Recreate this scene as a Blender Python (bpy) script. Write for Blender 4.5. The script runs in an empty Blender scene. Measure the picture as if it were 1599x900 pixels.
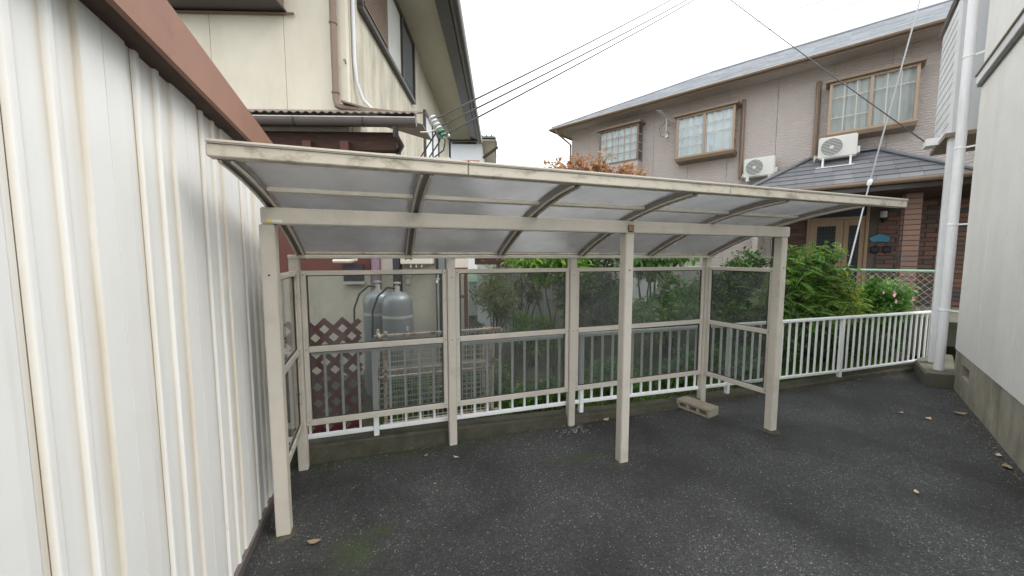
import bpy, bmesh, math, random
from mathutils import Vector, Matrix
R = math.radians
random.seed(7)
sc = bpy.context.scene
COL = sc.collection

# ------------------------------------------------------------------ camera, sky, sun, exposure
cam = bpy.data.cameras.new('camera'); camo = bpy.data.objects.new('camera', cam); COL.objects.link(camo)
cam.sensor_fit = 'HORIZONTAL'; cam.sensor_width = 36.0; cam.lens = 36.0 * 580.0 / 1599.0
cam.clip_start = 0.02; cam.clip_end = 3000
camo.location = (0, 0, 1.65); camo.rotation_euler = (R(90 - 4.73), 0, R(-19.2))
sc.camera = camo
SUN_EL, SUN_AZ = 52, 125        # azimuth clockwise from +Y
w = bpy.data.worlds.new('World'); sc.world = w; w.use_nodes = True
nt = w.node_tree; nt.nodes.clear()
out = nt.nodes.new('ShaderNodeOutputWorld'); bg = nt.nodes.new('ShaderNodeBackground')
sky = nt.nodes.new('ShaderNodeTexSky'); sky.sky_type = 'NISHITA'; sky.sun_disc = False
sky.sun_elevation = R(SUN_EL); sky.sun_rotation = R(SUN_AZ); sky.air_density = 1.0; sky.dust_density = 3.0
tc = nt.nodes.new('ShaderNodeTexCoord'); nz = nt.nodes.new('ShaderNodeTexNoise')
nz.inputs['Scale'].default_value = 2.2; nz.inputs['Detail'].default_value = 5
rp = nt.nodes.new('ShaderNodeValToRGB')
rp.color_ramp.elements[0].position = 0.30; rp.color_ramp.elements[0].color = (0.70, 0.70, 0.70, 1)
rp.color_ramp.elements[1].position = 0.55; rp.color_ramp.elements[1].color = (0.97, 0.97, 0.97, 1)
mx = nt.nodes.new('ShaderNodeMix'); mx.data_type = 'RGBA'
mx.inputs['B'].default_value = (10.2, 10.5, 10.7, 1)       # the cloud cover
nt.links.new(tc.outputs['Generated'], nz.inputs['Vector']); nt.links.new(nz.outputs['Fac'], rp.inputs['Fac'])
nt.links.new(rp.outputs['Color'], mx.inputs['Factor']); nt.links.new(sky.outputs['Color'], mx.inputs['A'])
nt.links.new(mx.outputs['Result'], bg.inputs['Color']); bg.inputs['Strength'].default_value = 0.11
nt.links.new(bg.outputs['Background'], out.inputs['Surface'])
sl = bpy.data.lights.new('sun', 'SUN'); sl.energy = 1.2; sl.angle = R(30); sl.color = (1, 0.97, 0.92)
so = bpy.data.objects.new('sun', sl); COL.objects.link(so)
so.rotation_euler = (R(90 - SUN_EL), 0, R(180 - SUN_AZ)); so.location = (0, -5, 12)
vs = sc.view_settings; vs.view_transform = 'Standard'; vs.look = 'None'; vs.exposure = 0.95; vs.gamma = 1; vs.use_curve_mapping = False
sc.cycles.transparent_max_bounces = 32; sc.cycles.max_bounces = 8; sc.cycles.use_denoising = True
sc.cycles.diffuse_bounces = 4; sc.cycles.sample_clamp_indirect = 6

# ------------------------------------------------------------------ materials
def N(nt, t, **kw):
    n = nt.nodes.new(t)
    for k, v in kw.items(): setattr(n, k, v)
    return n
def mat(name, col, rough=0.6, var=0.12, scale=6.0, bump=0.0, bscale=60.0, metal=0.0, stretch=(1, 1, 1),
        dirt=None, dirt_amt=0.0, dscale=3.0, dstretch=(1, 1, 1), rnd=0.0, spec=0.5, coord='Object', dlo=0.5, dhi=0.75):
    m = bpy.data.materials.new(name); m.use_nodes = True
    t = m.node_tree; b = t.nodes['Principled BSDF']; L = t.links.new
    b.inputs['Roughness'].default_value = rough; b.inputs['Metallic'].default_value = metal
    b.inputs['Specular IOR Level'].default_value = spec
    co = N(t, 'ShaderNodeTexCoord'); mp = N(t, 'ShaderNodeMapping'); mp.inputs['Scale'].default_value = stretch
    L(co.outputs[coord], mp.inputs['Vector'])
    n1 = N(t, 'ShaderNodeTexNoise'); n1.inputs['Scale'].default_value = scale; n1.inputs['Detail'].default_value = 6
    n1.inputs['Roughness'].default_value = 0.65
    L(mp.outputs['Vector'], n1.inputs['Vector'])
    mr = N(t, 'ShaderNodeMapRange'); mr.inputs['From Min'].default_value = 0.25; mr.inputs['From Max'].default_value = 0.75
    mr.inputs['To Min'].default_value = 1 - var; mr.inputs['To Max'].default_value = 1 + var
    L(n1.outputs['Fac'], mr.inputs['Value'])
    val = mr.outputs['Result']
    if rnd:
        oi = N(t, 'ShaderNodeObjectInfo'); m2 = N(t, 'ShaderNodeMapRange')
        m2.inputs['To Min'].default_value = 1 - rnd; m2.inputs['To Max'].default_value = 1 + rnd
        L(oi.outputs['Random'], m2.inputs['Value'])
        mu = N(t, 'ShaderNodeMath', operation='MULTIPLY'); L(val, mu.inputs[0]); L(m2.outputs['Result'], mu.inputs[1]); val = mu.outputs[0]
    vm = N(t, 'ShaderNodeVectorMath', operation='SCALE'); vm.inputs[0].default_value = col[:3]
    L(val, vm.inputs['Scale']); c = vm.outputs['Vector']
    if dirt:
        mp2 = N(t, 'ShaderNodeMapping'); mp2.inputs['Scale'].default_value = dstretch; L(co.outputs[coord], mp2.inputs['Vector'])
        n2 = N(t, 'ShaderNodeTexNoise'); n2.inputs['Scale'].default_value = dscale; n2.inputs['Detail'].default_value = 7; n2.inputs['Roughness'].default_value = 0.7
        L(mp2.outputs['Vector'], n2.inputs['Vector'])
        m3 = N(t, 'ShaderNodeMapRange'); m3.inputs['From Min'].default_value = dlo; m3.inputs['From Max'].default_value = dhi; m3.inputs['To Max'].default_value = dirt_amt
        L(n2.outputs['Fac'], m3.inputs['Value'])
        mi = N(t, 'ShaderNodeMix', data_type='RGBA'); L(m3.outputs['Result'], mi.inputs['Factor']); L(c, mi.inputs['A']); mi.inputs['B'].default_value = (*dirt, 1)
        c = mi.outputs['Result']
    L(c, b.inputs['Base Color'])
    if bump:
        n3 = N(t, 'ShaderNodeTexNoise'); n3.inputs['Scale'].default_value = bscale; n3.inputs['Detail'].default_value = 5
        L(mp.outputs['Vector'], n3.inputs['Vector'])
        bp = N(t, 'ShaderNodeBump'); bp.inputs['Strength'].default_value = bump; bp.inputs['Distance'].default_value = 0.01
        L(n3.outputs['Fac'], bp.inputs['Height']); L(bp.outputs['Normal'], b.inputs['Normal'])
    return m

MT = {}
MT['shed_white'] = None
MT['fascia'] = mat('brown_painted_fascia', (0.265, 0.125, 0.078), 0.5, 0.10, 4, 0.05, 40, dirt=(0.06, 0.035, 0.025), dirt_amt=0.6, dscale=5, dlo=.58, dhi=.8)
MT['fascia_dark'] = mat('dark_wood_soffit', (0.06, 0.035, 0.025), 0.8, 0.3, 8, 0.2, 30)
MT['alu'] = mat('beige_aluminium', (0.56, 0.515, 0.445), 0.42, 0.04, 9, 0.03, 90, dirt=(0.27, 0.24, 0.19), dirt_amt=0.5, dscale=4, dlo=.52, dhi=.8, spec=.4)
MT['alu_dirty'] = mat('beige_aluminium_mossy', (0.54, 0.49, 0.40), 0.5, 0.06, 9, 0.05, 90, dirt=(0.15, 0.135, 0.07), dirt_amt=0.75, dscale=9, dlo=.5, dhi=.68, dstretch=(1, 1, 2))
MT['rib'] = mat('backlit_rib', (0.14, 0.12, 0.10), 0.45, 0.06, 9)  # darker than the beige frame, to stand for the ribs' backlit undersides
MT['gasket'] = mat('dark_rubber', (0.04, 0.037, 0.034), 0.6, 0.1, 9)
MT['concrete'] = mat('weathered_concrete', (0.15, 0.14, 0.105), 0.9, 0.25, 5, 0.35, 60, dirt=(0.07, 0.075, 0.035), dirt_amt=0.8, dscale=2.5, dlo=.42, dhi=.66)
MT['kerb'] = mat('mossy_kerb', (0.075, 0.068, 0.05), 0.95, 0.35, 6, 0.6, 45, dirt=(0.03, 0.034, 0.016), dirt_amt=0.75, dscale=3.5, dlo=.4, dhi=.62)
MT['block'] = mat('concrete_block', (0.30, 0.265, 0.205), 0.95, 0.2, 9, 0.6, 120)
MT['white_paint'] = mat('white_painted_steel', (0.87, 0.88, 0.88), 0.35, 0.03, 5, dirt=(0.48, 0.45, 0.38), dirt_amt=0.55, dscale=8, dlo=.6, dhi=.85)
MT['r_wall'] = mat('right_white_siding', (0.80, 0.785, 0.755), 0.85, 0.05, 2.5, 0.5, 75, dirt=(0.64, 0.62, 0.57), dirt_amt=0.5, dscale=1.6, dstretch=(1.5, 1.5, .35), dlo=.48, dhi=.75)
MT['r_found'] = mat('foundation_concrete', (0.34, 0.315, 0.25), 0.95, 0.22, 3, 0.35, 40, dirt=(0.13, 0.125, 0.085), dirt_amt=0.75, dscale=2.2, dstretch=(2, 2, .6), dlo=.45, dhi=.7)
MT['joint'] = mat('joint_sealant', (0.30, 0.285, 0.25), 0.8, 0.1)
MT['pvc'] = mat('white_pvc', (0.84, 0.84, 0.86), 0.35, 0.04, 4, dirt=(0.5, 0.49, 0.46), dirt_amt=.4, dscale=3, dstretch=(3, 3, .5))
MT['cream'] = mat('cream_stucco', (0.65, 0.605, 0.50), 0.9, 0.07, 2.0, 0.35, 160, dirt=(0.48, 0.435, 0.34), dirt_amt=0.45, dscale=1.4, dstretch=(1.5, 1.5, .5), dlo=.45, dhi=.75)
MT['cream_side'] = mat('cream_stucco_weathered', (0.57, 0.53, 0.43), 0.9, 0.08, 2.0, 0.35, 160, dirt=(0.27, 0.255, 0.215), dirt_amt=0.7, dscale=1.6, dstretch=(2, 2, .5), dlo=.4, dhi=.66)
MT['soffit'] = mat('soffit_board', (0.55, 0.51, 0.42), 0.8, 0.05, 3)
MT['brown_pipe'] = mat('brown_downpipe', (0.17, 0.115, 0.08), 0.4, 0.08, 5)
MT['dark_gutter'] = mat('dark_brown_gutter', (0.055, 0.045, 0.043), 0.35, 0.1, 5, dirt=(.16, .15, .14), dirt_amt=.4, dscale=5, dlo=.55)
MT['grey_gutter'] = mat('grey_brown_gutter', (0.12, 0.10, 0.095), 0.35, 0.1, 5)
MT['bronze'] = mat('bronze_aluminium', (0.24, 0.17, 0.12), 0.4, 0.06, 6)
MT['bronze_light'] = mat('light_bronze_aluminium', (0.42, 0.30, 0.205), 0.4, 0.06, 6)
MT['old_wood'] = mat('dark_aged_timber', (0.06, 0.028, 0.018), 0.75, 0.5, 3, 0.4, 20, stretch=(1, 8, 8), dirt=(0.13, 0.06, 0.03), dirt_amt=.6, dscale=5, dstretch=(1, 7, 7))
MT['red_wood'] = mat('red_brown_board', (0.12, 0.042, 0.03), 0.7, 0.15, 5)
MT['maroon'] = mat('maroon_lattice', (0.16, 0.034, 0.034), 0.55, 0.15, 5)
MT['purple'] = mat('mauve_painted_post', (0.27, 0.17, 0.235), 0.6, 0.1, 5)
MT['navy'] = mat('dark_post', (0.045, 0.04, 0.05), 0.6, 0.1, 5)
MT['black'] = mat('black_void', (0.012, 0.012, 0.013), 0.7, 0.1, 5)
MT['corr'] = mat('corrugated_sheet', (0.16, 0.125, 0.11), 0.5, 0.2, 5, dirt=(.3, .28, .26), dirt_amt=.5, dscale=7)
MT['corr_grey'] = mat('grey_corrugated_sheet', (0.42, 0.44, 0.45), 0.5, 0.06, 4)
MT['cyl'] = mat('grey_cylinder_paint', (0.33, 0.35, 0.37), 0.28, 0.06, 4, metal=.25)
MT['galv'] = mat('galvanised_wire', (0.58, 0.57, 0.53), 0.45, 0.15, 20, metal=.2)
MT['rust_rail'] = mat('rusty_cream_rail', (0.66, 0.57, 0.47), 0.6, 0.15, 7, dirt=(.28, .10, .05), dirt_amt=.8, dscale=6, dlo=.5, dhi=.6)
MT['ac_white'] = mat('ac_white_enamel', (0.74, 0.73, 0.69), 0.4, 0.03, 4)
MT['ac_grille'] = mat('ac_grille', (0.16, 0.17, 0.165), 0.5, 0.05, 4)
MT['green_rail'] = mat('pale_green_rail', (0.40, 0.60, 0.46), 0.45, 0.06, 4)
MT['blue_tile'] = mat('blue_glaze', (0.04, 0.28, 0.45), 0.25, 0.15, 30)
MT['yellow'] = mat('yellow_plastic', (0.75, 0.42, 0.04), 0.5, 0.05)
MT['label_white'] = mat('label_white', (0.72, 0.72, 0.68), 0.5, 0.02)
MT['label_yellow'] = mat('label_yellow', (0.78, 0.66, 0.05), 0.5, 0.02)
MT['tan_cap'] = mat('weathered_tan_cap', (0.36, 0.22, 0.11), 0.7, 0.35, 30)
MT['curtain'] = mat('pale_curtain', (0.84, 0.88, 0.88), 0.9, 0.06, 5)
MT['curtain2'] = mat('ivory_curtain', (0.50, 0.51, 0.47), 0.9, 0.06, 5)
MT['room'] = mat('dim_room', (0.10, 0.11, 0.13), 0.9, 0.2, 2)
MT['muntin'] = mat('pale_muntin', (0.60, 0.57, 0.50), 0.5, 0.03)
MT['cable'] = mat('black_cable', (0.03, 0.03, 0.032), 0.5, 0.1)
MT['steel_cable'] = mat('steel_cable', (0.42, 0.43, 0.45), 0.5, 0.1)
MT['porcelain'] = mat('white_porcelain', (0.72, 0.74, 0.72), 0.15, 0.03)
MT['porcelain_green'] = mat('green_porcelain', (0.06, 0.22, 0.16), 0.15, 0.03)
MT['kawara'] = mat('kawara_tile', (0.16, 0.17, 0.175), 0.45, 0.2, 6, rnd=.12)
MT['orange_wood'] = mat('orange_cedar_boards', (0.45, 0.19, 0.07), 0.7, 0.2, 5, rnd=.15)
MT['white_plaster'] = mat('white_plaster', (0.66, 0.68, 0.70), 0.9, 0.05, 2)
MT['bark'] = mat('bark', (0.085, 0.065, 0.048), 0.95, 0.35, 12, 0.6, 40, stretch=(1, 1, .3))
MT['soil'] = mat('garden_soil', (0.055, 0.045, 0.028), 0.98, 0.4, 3, 0.8, 30, dirt=(0.05, 0.085, 0.02), dirt_amt=.8, dscale=2, dlo=.45, dhi=.6)
MT['dead_leaf'] = mat('dry_leaf', (0.42, 0.32, 0.21), 0.85, 0.25, 30, rnd=.4)
MT['pink'] = mat('pink_petals', (0.86, 0.50, 0.58), 0.6, 0.2, 20)
MT['chip'] = mat('pale_stone_chips', (0.24, 0.24, 0.235), 0.8, 0.45, 9)
MT['door_brown'] = mat('bronze_door', (0.46, 0.31, 0.19), 0.45, 0.06, 5)
MT['mortar'] = mat('dark_mortar', (0.17, 0.15, 0.14), 0.95, 0.2, 20)
MT['slate_flash'] = mat('slate_flashing', (0.20, 0.21, 0.225), 0.4, 0.08, 5)

def brick_mat(name, ca, cb, cc):
    m = bpy.data.materials.new(name); m.use_nodes = True; t = m.node_tree; b = t.nodes['Principled BSDF']; L = t.links.new
    oi = N(t, 'ShaderNodeObjectInfo'); r = N(t, 'ShaderNodeValToRGB'); e = r.color_ramp
    e.elements[0].color = (*ca, 1); e.elements[1].color = (*cb, 1); x = e.elements.new(.5); x.color = (*cc, 1)
    co = N(t, 'ShaderNodeTexCoord'); n = N(t, 'ShaderNodeTexNoise'); n.inputs['Scale'].default_value = 14; n.inputs['Detail'].default_value = 5
    ad = N(t, 'ShaderNodeMath', operation='MULTIPLY_ADD'); ad.inputs[1].default_value = .5; ad.inputs[2].default_value = -.25
    a2 = N(t, 'ShaderNodeMath', operation='ADD')
    L(co.outputs['Object'], n.inputs['Vector']); L(n.outputs['Fac'], ad.inputs[0]); L(ad.outputs[0], a2.inputs[0]); L(oi.outputs['Random'], a2.inputs[1])
    L(a2.outputs[0], r.inputs['Fac']); L(r.outputs['Color'], b.inputs['Base Color']); b.inputs['Roughness'].default_value = .85
    bp = N(t, 'ShaderNodeBump'); bp.inputs['Strength'].default_value = .4; bp.inputs['Distance'].default_value = .004; L(n.outputs['Fac'], bp.inputs['Height']); L(bp.outputs['Normal'], b.inputs['Normal'])
    return m
MT['brick'] = brick_mat('dark_red_brick', (0.11, 0.10, 0.10), (0.30, 0.145, 0.10), (0.21, 0.13, 0.11))
MT['brick_light'] = brick_mat('pale_red_brick', (0.26, 0.185, 0.16), (0.36, 0.22, 0.165), (0.31, 0.20, 0.165))
MT['slate'] = brick_mat('slate_tile', (0.19, 0.195, 0.21), (0.28, 0.285, 0.30), (0.23, 0.235, 0.25))
MT['slate'].node_tree.nodes['Principled BSDF'].inputs['Roughness'].default_value = .42

def shed_mat():
    m = bpy.data.materials.new('white_ribbed_sheet'); m.use_nodes = True; t = m.node_tree; b = t.nodes['Principled BSDF']; L = t.links.new
    b.inputs['Roughness'].default_value = .45
    at = N(t, 'ShaderNodeAttribute', attribute_name='stain_shade'); co = N(t, 'ShaderNodeTexCoord')
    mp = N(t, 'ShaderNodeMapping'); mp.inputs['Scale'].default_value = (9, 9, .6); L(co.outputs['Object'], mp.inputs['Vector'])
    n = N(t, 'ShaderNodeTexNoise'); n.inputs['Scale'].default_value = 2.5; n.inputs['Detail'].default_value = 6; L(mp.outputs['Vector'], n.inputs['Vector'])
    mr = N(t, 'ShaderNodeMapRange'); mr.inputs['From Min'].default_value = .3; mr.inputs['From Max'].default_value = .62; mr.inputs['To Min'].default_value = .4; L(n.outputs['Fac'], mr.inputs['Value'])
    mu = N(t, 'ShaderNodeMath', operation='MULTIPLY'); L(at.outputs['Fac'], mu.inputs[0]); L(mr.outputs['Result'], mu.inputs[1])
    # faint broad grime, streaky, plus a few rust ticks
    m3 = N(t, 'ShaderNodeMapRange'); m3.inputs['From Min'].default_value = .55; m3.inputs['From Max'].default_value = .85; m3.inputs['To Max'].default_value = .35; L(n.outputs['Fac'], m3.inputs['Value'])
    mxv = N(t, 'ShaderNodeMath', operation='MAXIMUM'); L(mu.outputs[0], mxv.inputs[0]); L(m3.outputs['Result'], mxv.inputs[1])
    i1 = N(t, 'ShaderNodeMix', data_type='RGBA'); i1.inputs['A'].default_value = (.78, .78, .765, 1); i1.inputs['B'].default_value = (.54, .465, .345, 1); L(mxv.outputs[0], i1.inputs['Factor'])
    mp2 = N(t, 'ShaderNodeMapping'); mp2.inputs['Scale'].default_value = (30, 30, 3.0); L(co.outputs['Object'], mp2.inputs['Vector'])
    n2 = N(t, 'ShaderNodeTexNoise'); n2.inputs['Scale'].default_value = 1.6; n2.inputs['Detail'].default_value = 3; L(mp2.outputs['Vector'], n2.inputs['Vector'])
    m4 = N(t, 'ShaderNodeMapRange'); m4.inputs['From Min'].default_value = .76; m4.inputs['From Max'].default_value = .82; m4.inputs['To Max'].default_value = .6; L(n2.outputs['Fac'], m4.inputs['Value'])
    i2 = N(t, 'ShaderNodeMix', data_type='RGBA'); L(i1.outputs['Result'], i2.inputs['A']); i2.inputs['B'].default_value = (.30, .13, .05, 1); L(m4.outputs['Result'], i2.inputs['Factor'])
    n3 = N(t, 'ShaderNodeTexNoise'); n3.inputs['Scale'].default_value = 3; n3.inputs['Detail'].default_value = 4; L(co.outputs['Object'], n3.inputs['Vector'])
    bp = N(t, 'ShaderNodeBump'); bp.inputs['Strength'].default_value = .25; bp.inputs['Distance'].default_value = .02; L(n3.outputs['Fac'], bp.inputs['Height']); L(bp.outputs['Normal'], b.inputs['Normal'])
    L(i2.outputs['Result'], b.inputs['Base Color'])
    return m
MT['shed_white'] = shed_mat()

def asphalt_mat():
    m = bpy.data.materials.new('asphalt'); m.use_nodes = True; t = m.node_tree; b = t.nodes['Principled BSDF']; L = t.links.new
    co = N(t, 'ShaderNodeTexCoord')
    v = N(t, 'ShaderNodeTexVoronoi'); v.inputs['Scale'].default_value = 160; L(co.outputs['Object'], v.inputs['Vector'])
    v2 = N(t, 'ShaderNodeTexVoronoi'); v2.inputs['Scale'].default_value = 62; L(co.outputs['Object'], v2.inputs['Vector'])
    nb = N(t, 'ShaderNodeTexNoise'); nb.inputs['Scale'].default_value = 1.1; nb.inputs['Detail'].default_value = 7; nb.inputs['Roughness'].default_value = .6; L(co.outputs['Object'], nb.inputs['Vector'])
    sp = N(t, 'ShaderNodeSeparateColor'); L(v.outputs['Color'], sp.inputs['Color'])
    r1 = N(t, 'ShaderNodeValToRGB'); e = r1.color_ramp
    e.elements[0].position = 0; e.elements[0].color = (.016, .016, .017, 1); e.elements[1].position = 1; e.elements[1].color = (.24, .24, .235, 1)
    for p, c in ((.6, .030), (.88, .046), (.965, .07), (.985, .13)):
        q = e.elements.new(p); q.color = (c, c, c * 1.01, 1)
    L(sp.outputs['Red'], r1.inputs['Fac'])
    mr = N(t, 'ShaderNodeMapRange'); mr.inputs['From Min'].default_value = .36; mr.inputs['From Max'].default_value = .62; mr.inputs['To Min'].default_value = .6; mr.inputs['To Max'].default_value = 1.75; L(nb.outputs['Fac'], mr.inputs['Value'])
    vm = N(t, 'ShaderNodeVectorMath', operation='SCALE'); L(r1.outputs['Color'], vm.inputs[0]); L(mr.outputs['Result'], vm.inputs['Scale'])
    # moss: one patch near the front left post, more along the kerb
    def spot(cx, cy, rx, ry, lo):
        mp = N(t, 'ShaderNodeMapping'); mp.vector_type = 'POINT'
        mp.inputs['Location'].default_value = (-cx / rx, -cy / ry, 0); mp.inputs['Scale'].default_value = (1 / rx, 1 / ry, 0); L(co.outputs['Object'], mp.inputs['Vector'])
        g = N(t, 'ShaderNodeTexGradient', gradient_type='SPHERICAL'); L(mp.outputs['Vector'], g.inputs['Vector'])
        return g.outputs['Fac']
    nn = N(t, 'ShaderNodeTexNoise'); nn.inputs['Scale'].default_value = 9; nn.inputs['Detail'].default_value = 8; nn.inputs['Roughness'].default_value = .75; L(co.outputs['Object'], nn.inputs['Vector'])
    tot = None
    for s in ((-.20, 2.16, .26, .26), (-.05, 2.28, .14, .10), (.3, 3.25, 2.2, .28), (1.5, 2.6, .5, .12)):
        o = spot(*s, 0)
        if tot is None: tot = o
        else:
            a = N(t, 'ShaderNodeMath', operation='MAXIMUM'); L(tot, a.inputs[0]); L(o, a.inputs[1]); tot = a.outputs[0]
    mu = N(t, 'ShaderNodeMath', operation='MULTIPLY'); L(tot, mu.inputs[0]); L(nn.outputs['Fac'], mu.inputs[1])
    m5 = N(t, 'ShaderNodeMapRange'); m5.inputs['From Min'].default_value = .12; m5.inputs['From Max'].default_value = .42; m5.inputs['To Max'].default_value = .62; L(mu.outputs[0], m5.inputs['Value'])
    mi = N(t, 'ShaderNodeMix', data_type='RGBA'); L(m5.outputs['Result'], mi.inputs['Factor']); L(vm.outputs['Vector'], mi.inputs['A']); mi.inputs['B'].default_value = (.034, .055, .010, 1)
    # old bitumen repair by the right post, hairline cracks, fine dust
    dk = spot(3.62, 2.40, .42, .16, 0); d2 = spot(3.30, 2.72, .55, .22, 0); dm = N(t, 'ShaderNodeMath', operation='MAXIMUM'); L(dk, dm.inputs[0]); L(d2, dm.inputs[1])
    dn_ = N(t, 'ShaderNodeMath', operation='MULTIPLY'); L(dm.outputs[0], dn_.inputs[0]); L(nn.outputs['Fac'], dn_.inputs[1])
    dr_ = N(t, 'ShaderNodeMapRange'); dr_.inputs['From Min'].default_value = .10; dr_.inputs['From Max'].default_value = .30; dr_.inputs['To Max'].default_value = .55; L(dn_.outputs[0], dr_.inputs['Value'])
    wd_ = N(t, 'ShaderNodeTexNoise'); wd_.inputs['Scale'].default_value = 2.5; wd_.inputs['Detail'].default_value = 6; L(co.outputs['Object'], wd_.inputs['Vector'])
    wa = N(t, 'ShaderNodeVectorMath', operation='MULTIPLY_ADD'); wa.inputs[1].default_value = (.9, .9, 0); L(wd_.outputs['Color'], wa.inputs[0]); L(co.outputs['Object'], wa.inputs[2])
    cr_ = N(t, 'ShaderNodeTexVoronoi', feature='DISTANCE_TO_EDGE'); cr_.inputs['Scale'].default_value = .62; L(wa.outputs['Vector'], cr_.inputs['Vector'])
    cm = N(t, 'ShaderNodeMapRange'); cm.inputs['From Min'].default_value = .0015; cm.inputs['From Max'].default_value = .005; cm.inputs['To Min'].default_value = .6; cm.inputs['To Max'].default_value = 0; L(cr_.outputs['Distance'], cm.inputs['Value'])
    mk = N(t, 'ShaderNodeMath', operation='MULTIPLY'); L(cm.outputs['Result'], mk.inputs[0]); L(nb.outputs['Fac'], mk.inputs[1])
    dx_ = N(t, 'ShaderNodeMath', operation='MAXIMUM'); L(dr_.outputs['Result'], dx_.inputs[0]); L(mk.outputs[0], dx_.inputs[1])
    mj = N(t, 'ShaderNodeMix', data_type='RGBA'); L(dx_.outputs[0], mj.inputs['Factor']); L(mi.outputs['Result'], mj.inputs['A']); mj.inputs['B'].default_value = (.010, .010, .010, 1)
    L(mj.outputs['Result'], b.inputs['Base Color'])
    m6 = N(t, 'ShaderNodeMapRange'); m6.inputs['From Min'].default_value = .35; m6.inputs['From Max'].default_value = .65; m6.inputs['To Min'].default_value = .5; m6.inputs['To Max'].default_value = .8; L(nb.outputs['Fac'], m6.inputs['Value']); L(m6.outputs['Result'], b.inputs['Roughness'])
    bp = N(t, 'ShaderNodeBump'); bp.inputs['Strength'].default_value = .9; bp.inputs['Distance'].default_value = .006; bp.invert = True
    ad = N(t, 'ShaderNodeMath', operation='ADD'); L(v.outputs['Distance'], ad.inputs[0]); L(v2.outputs['Distance'], ad.inputs[1]); L(ad.outputs[0], bp.inputs['Height']); L(bp.outputs['Normal'], b.inputs['Normal'])
    return m
MT['asphalt'] = asphalt_mat()

def glassy(name, tint, haze_col, haze, rough=.08, streak=0.0, transl=None, blur=0.0):
    """thin plastic or glass sheet: tinted see-through, a little surface haze, a Fresnel reflection"""
    m = bpy.data.materials.new(name); m.use_nodes = True; t = m.node_tree; t.nodes.clear(); L = t.links.new
    o = N(t, 'ShaderNodeOutputMaterial'); tr = N(t, 'ShaderNodeBsdfTransparent'); tr.inputs['Color'].default_value = (*tint, 1)
    if blur:      # frosted: rough refraction carries part of the see-through light
        rf_ = N(t, 'ShaderNodeBsdfRefraction'); rf_.inputs['Color'].default_value = (*tint, 1); rf_.inputs['Roughness'].default_value = blur; rf_.inputs['IOR'].default_value = 1.2
        ms = N(t, 'ShaderNodeMixShader'); ms.inputs['Fac'].default_value = .86; L(tr.outputs[0], ms.inputs[1]); L(rf_.outputs[0], ms.inputs[2]); tr = ms
    if transl: df = N(t, 'ShaderNodeBsdfTranslucent'); df.inputs['Color'].default_value = (*transl, 1)
    else: df = N(t, 'ShaderNodeBsdfDiffuse'); df.inputs['Color'].default_value = (*haze_col, 1)
    co = N(t, 'ShaderNodeTexCoord'); n = N(t, 'ShaderNodeTexNoise'); n.inputs['Scale'].default_value = 3; n.inputs['Detail'].default_value = 8; n.inputs['Roughness'].default_value = .7
    L(co.outputs['Object'], n.inputs['Vector'])
    mr = N(t, 'ShaderNodeMapRange'); mr.inputs['From Min'].default_value = .3; mr.inputs['From Max'].default_value = .7
    mr.inputs['To Min'].default_value = haze * (1 - streak); mr.inputs['To Max'].default_value = haze * (1 + streak); L(n.outputs['Fac'], mr.inputs['Value'])
    m1 = N(t, 'ShaderNodeMixShader'); L(mr.outputs['Result'], m1.inputs['Fac']); L(tr.outputs[0], m1.inputs[1]); L(df.outputs[0], m1.inputs[2])
    gl = N(t, 'ShaderNodeBsdfGlossy'); gl.inputs['Roughness'].default_value = rough; gl.inputs['Color'].default_value = (1, 1, 1, 1)
    fr = N(t, 'ShaderNodeFresnel'); fr.inputs['IOR'].default_value = 1.45
    ge = N(t, 'ShaderNodeNewGeometry'); iv = N(t, 'ShaderNodeMath', operation='SUBTRACT'); iv.inputs[0].default_value = 1; L(ge.outputs['Backfacing'], iv.inputs[1])
    fm = N(t, 'ShaderNodeMath', operation='MULTIPLY'); L(fr.outputs[0], fm.inputs[0]); L(iv.outputs[0], fm.inputs[1])
    m2 = N(t, 'ShaderNodeMixShader'); L(fm.outputs[0], m2.inputs['Fac']); L(m1.outputs[0], m2.inputs[1]); L(gl.outputs[0], m2.inputs[2])
    L(m2.outputs[0], o.inputs['Surface'])
    return m
MT['smoke'] = glassy('smoke_polycarbonate', (.73, .745, .735), (.33, .34, .335), .085, .06, .8)
MT['roof_sheet'] = glassy('frosted_polycarbonate', (.945, .94, .925), (.4, .4, .4), .15, .22, .25, transl=(.60, .60, .595), blur=.28)
MT['win_glass'] = glassy('window_glass', (.93, .95, .96), (.4, .45, .5), .03, .02, .2)

def leaf_mat(name, c0, c1, c2, trans=.35):
    m = bpy.data.materials.new(name); m.use_nodes = True; t = m.node_tree; t.nodes.clear(); L = t.links.new
    o = N(t, 'ShaderNodeOutputMaterial'); at = N(t, 'ShaderNodeAttribute', attribute_name='tint')
    r = N(t, 'ShaderNodeValToRGB'); e = r.color_ramp; e.elements[0].color = (*c0, 1); e.elements[1].color = (*c2, 1); q = e.elements.new(.55); q.color = (*c1, 1)
    L(at.outputs['Fac'], r.inputs['Fac'])
    p = N(t, 'ShaderNodeBsdfPrincipled'); p.inputs['Roughness'].default_value = .45; p.inputs['Specular IOR Level'].default_value = .4; L(r.outputs['Color'], p.inputs['Base Color'])
    tl = N(t, 'ShaderNodeBsdfTranslucent'); L(r.outputs['Color'], tl.inputs['Color'])
    mi = N(t, 'ShaderNodeMixShader'); mi.inputs['Fac'].default_value = trans; L(p.outputs[0], mi.inputs[1]); L(tl.outputs[0], mi.inputs[2]); L(mi.outputs[0], o.inputs['Surface'])
    return m
MT['leaf_dark'] = leaf_mat('glossy_dark_leaves', (0.03, 0.076, 0.024), (0.076, 0.16, 0.043), (0.186, 0.321, 0.076), .25)
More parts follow.
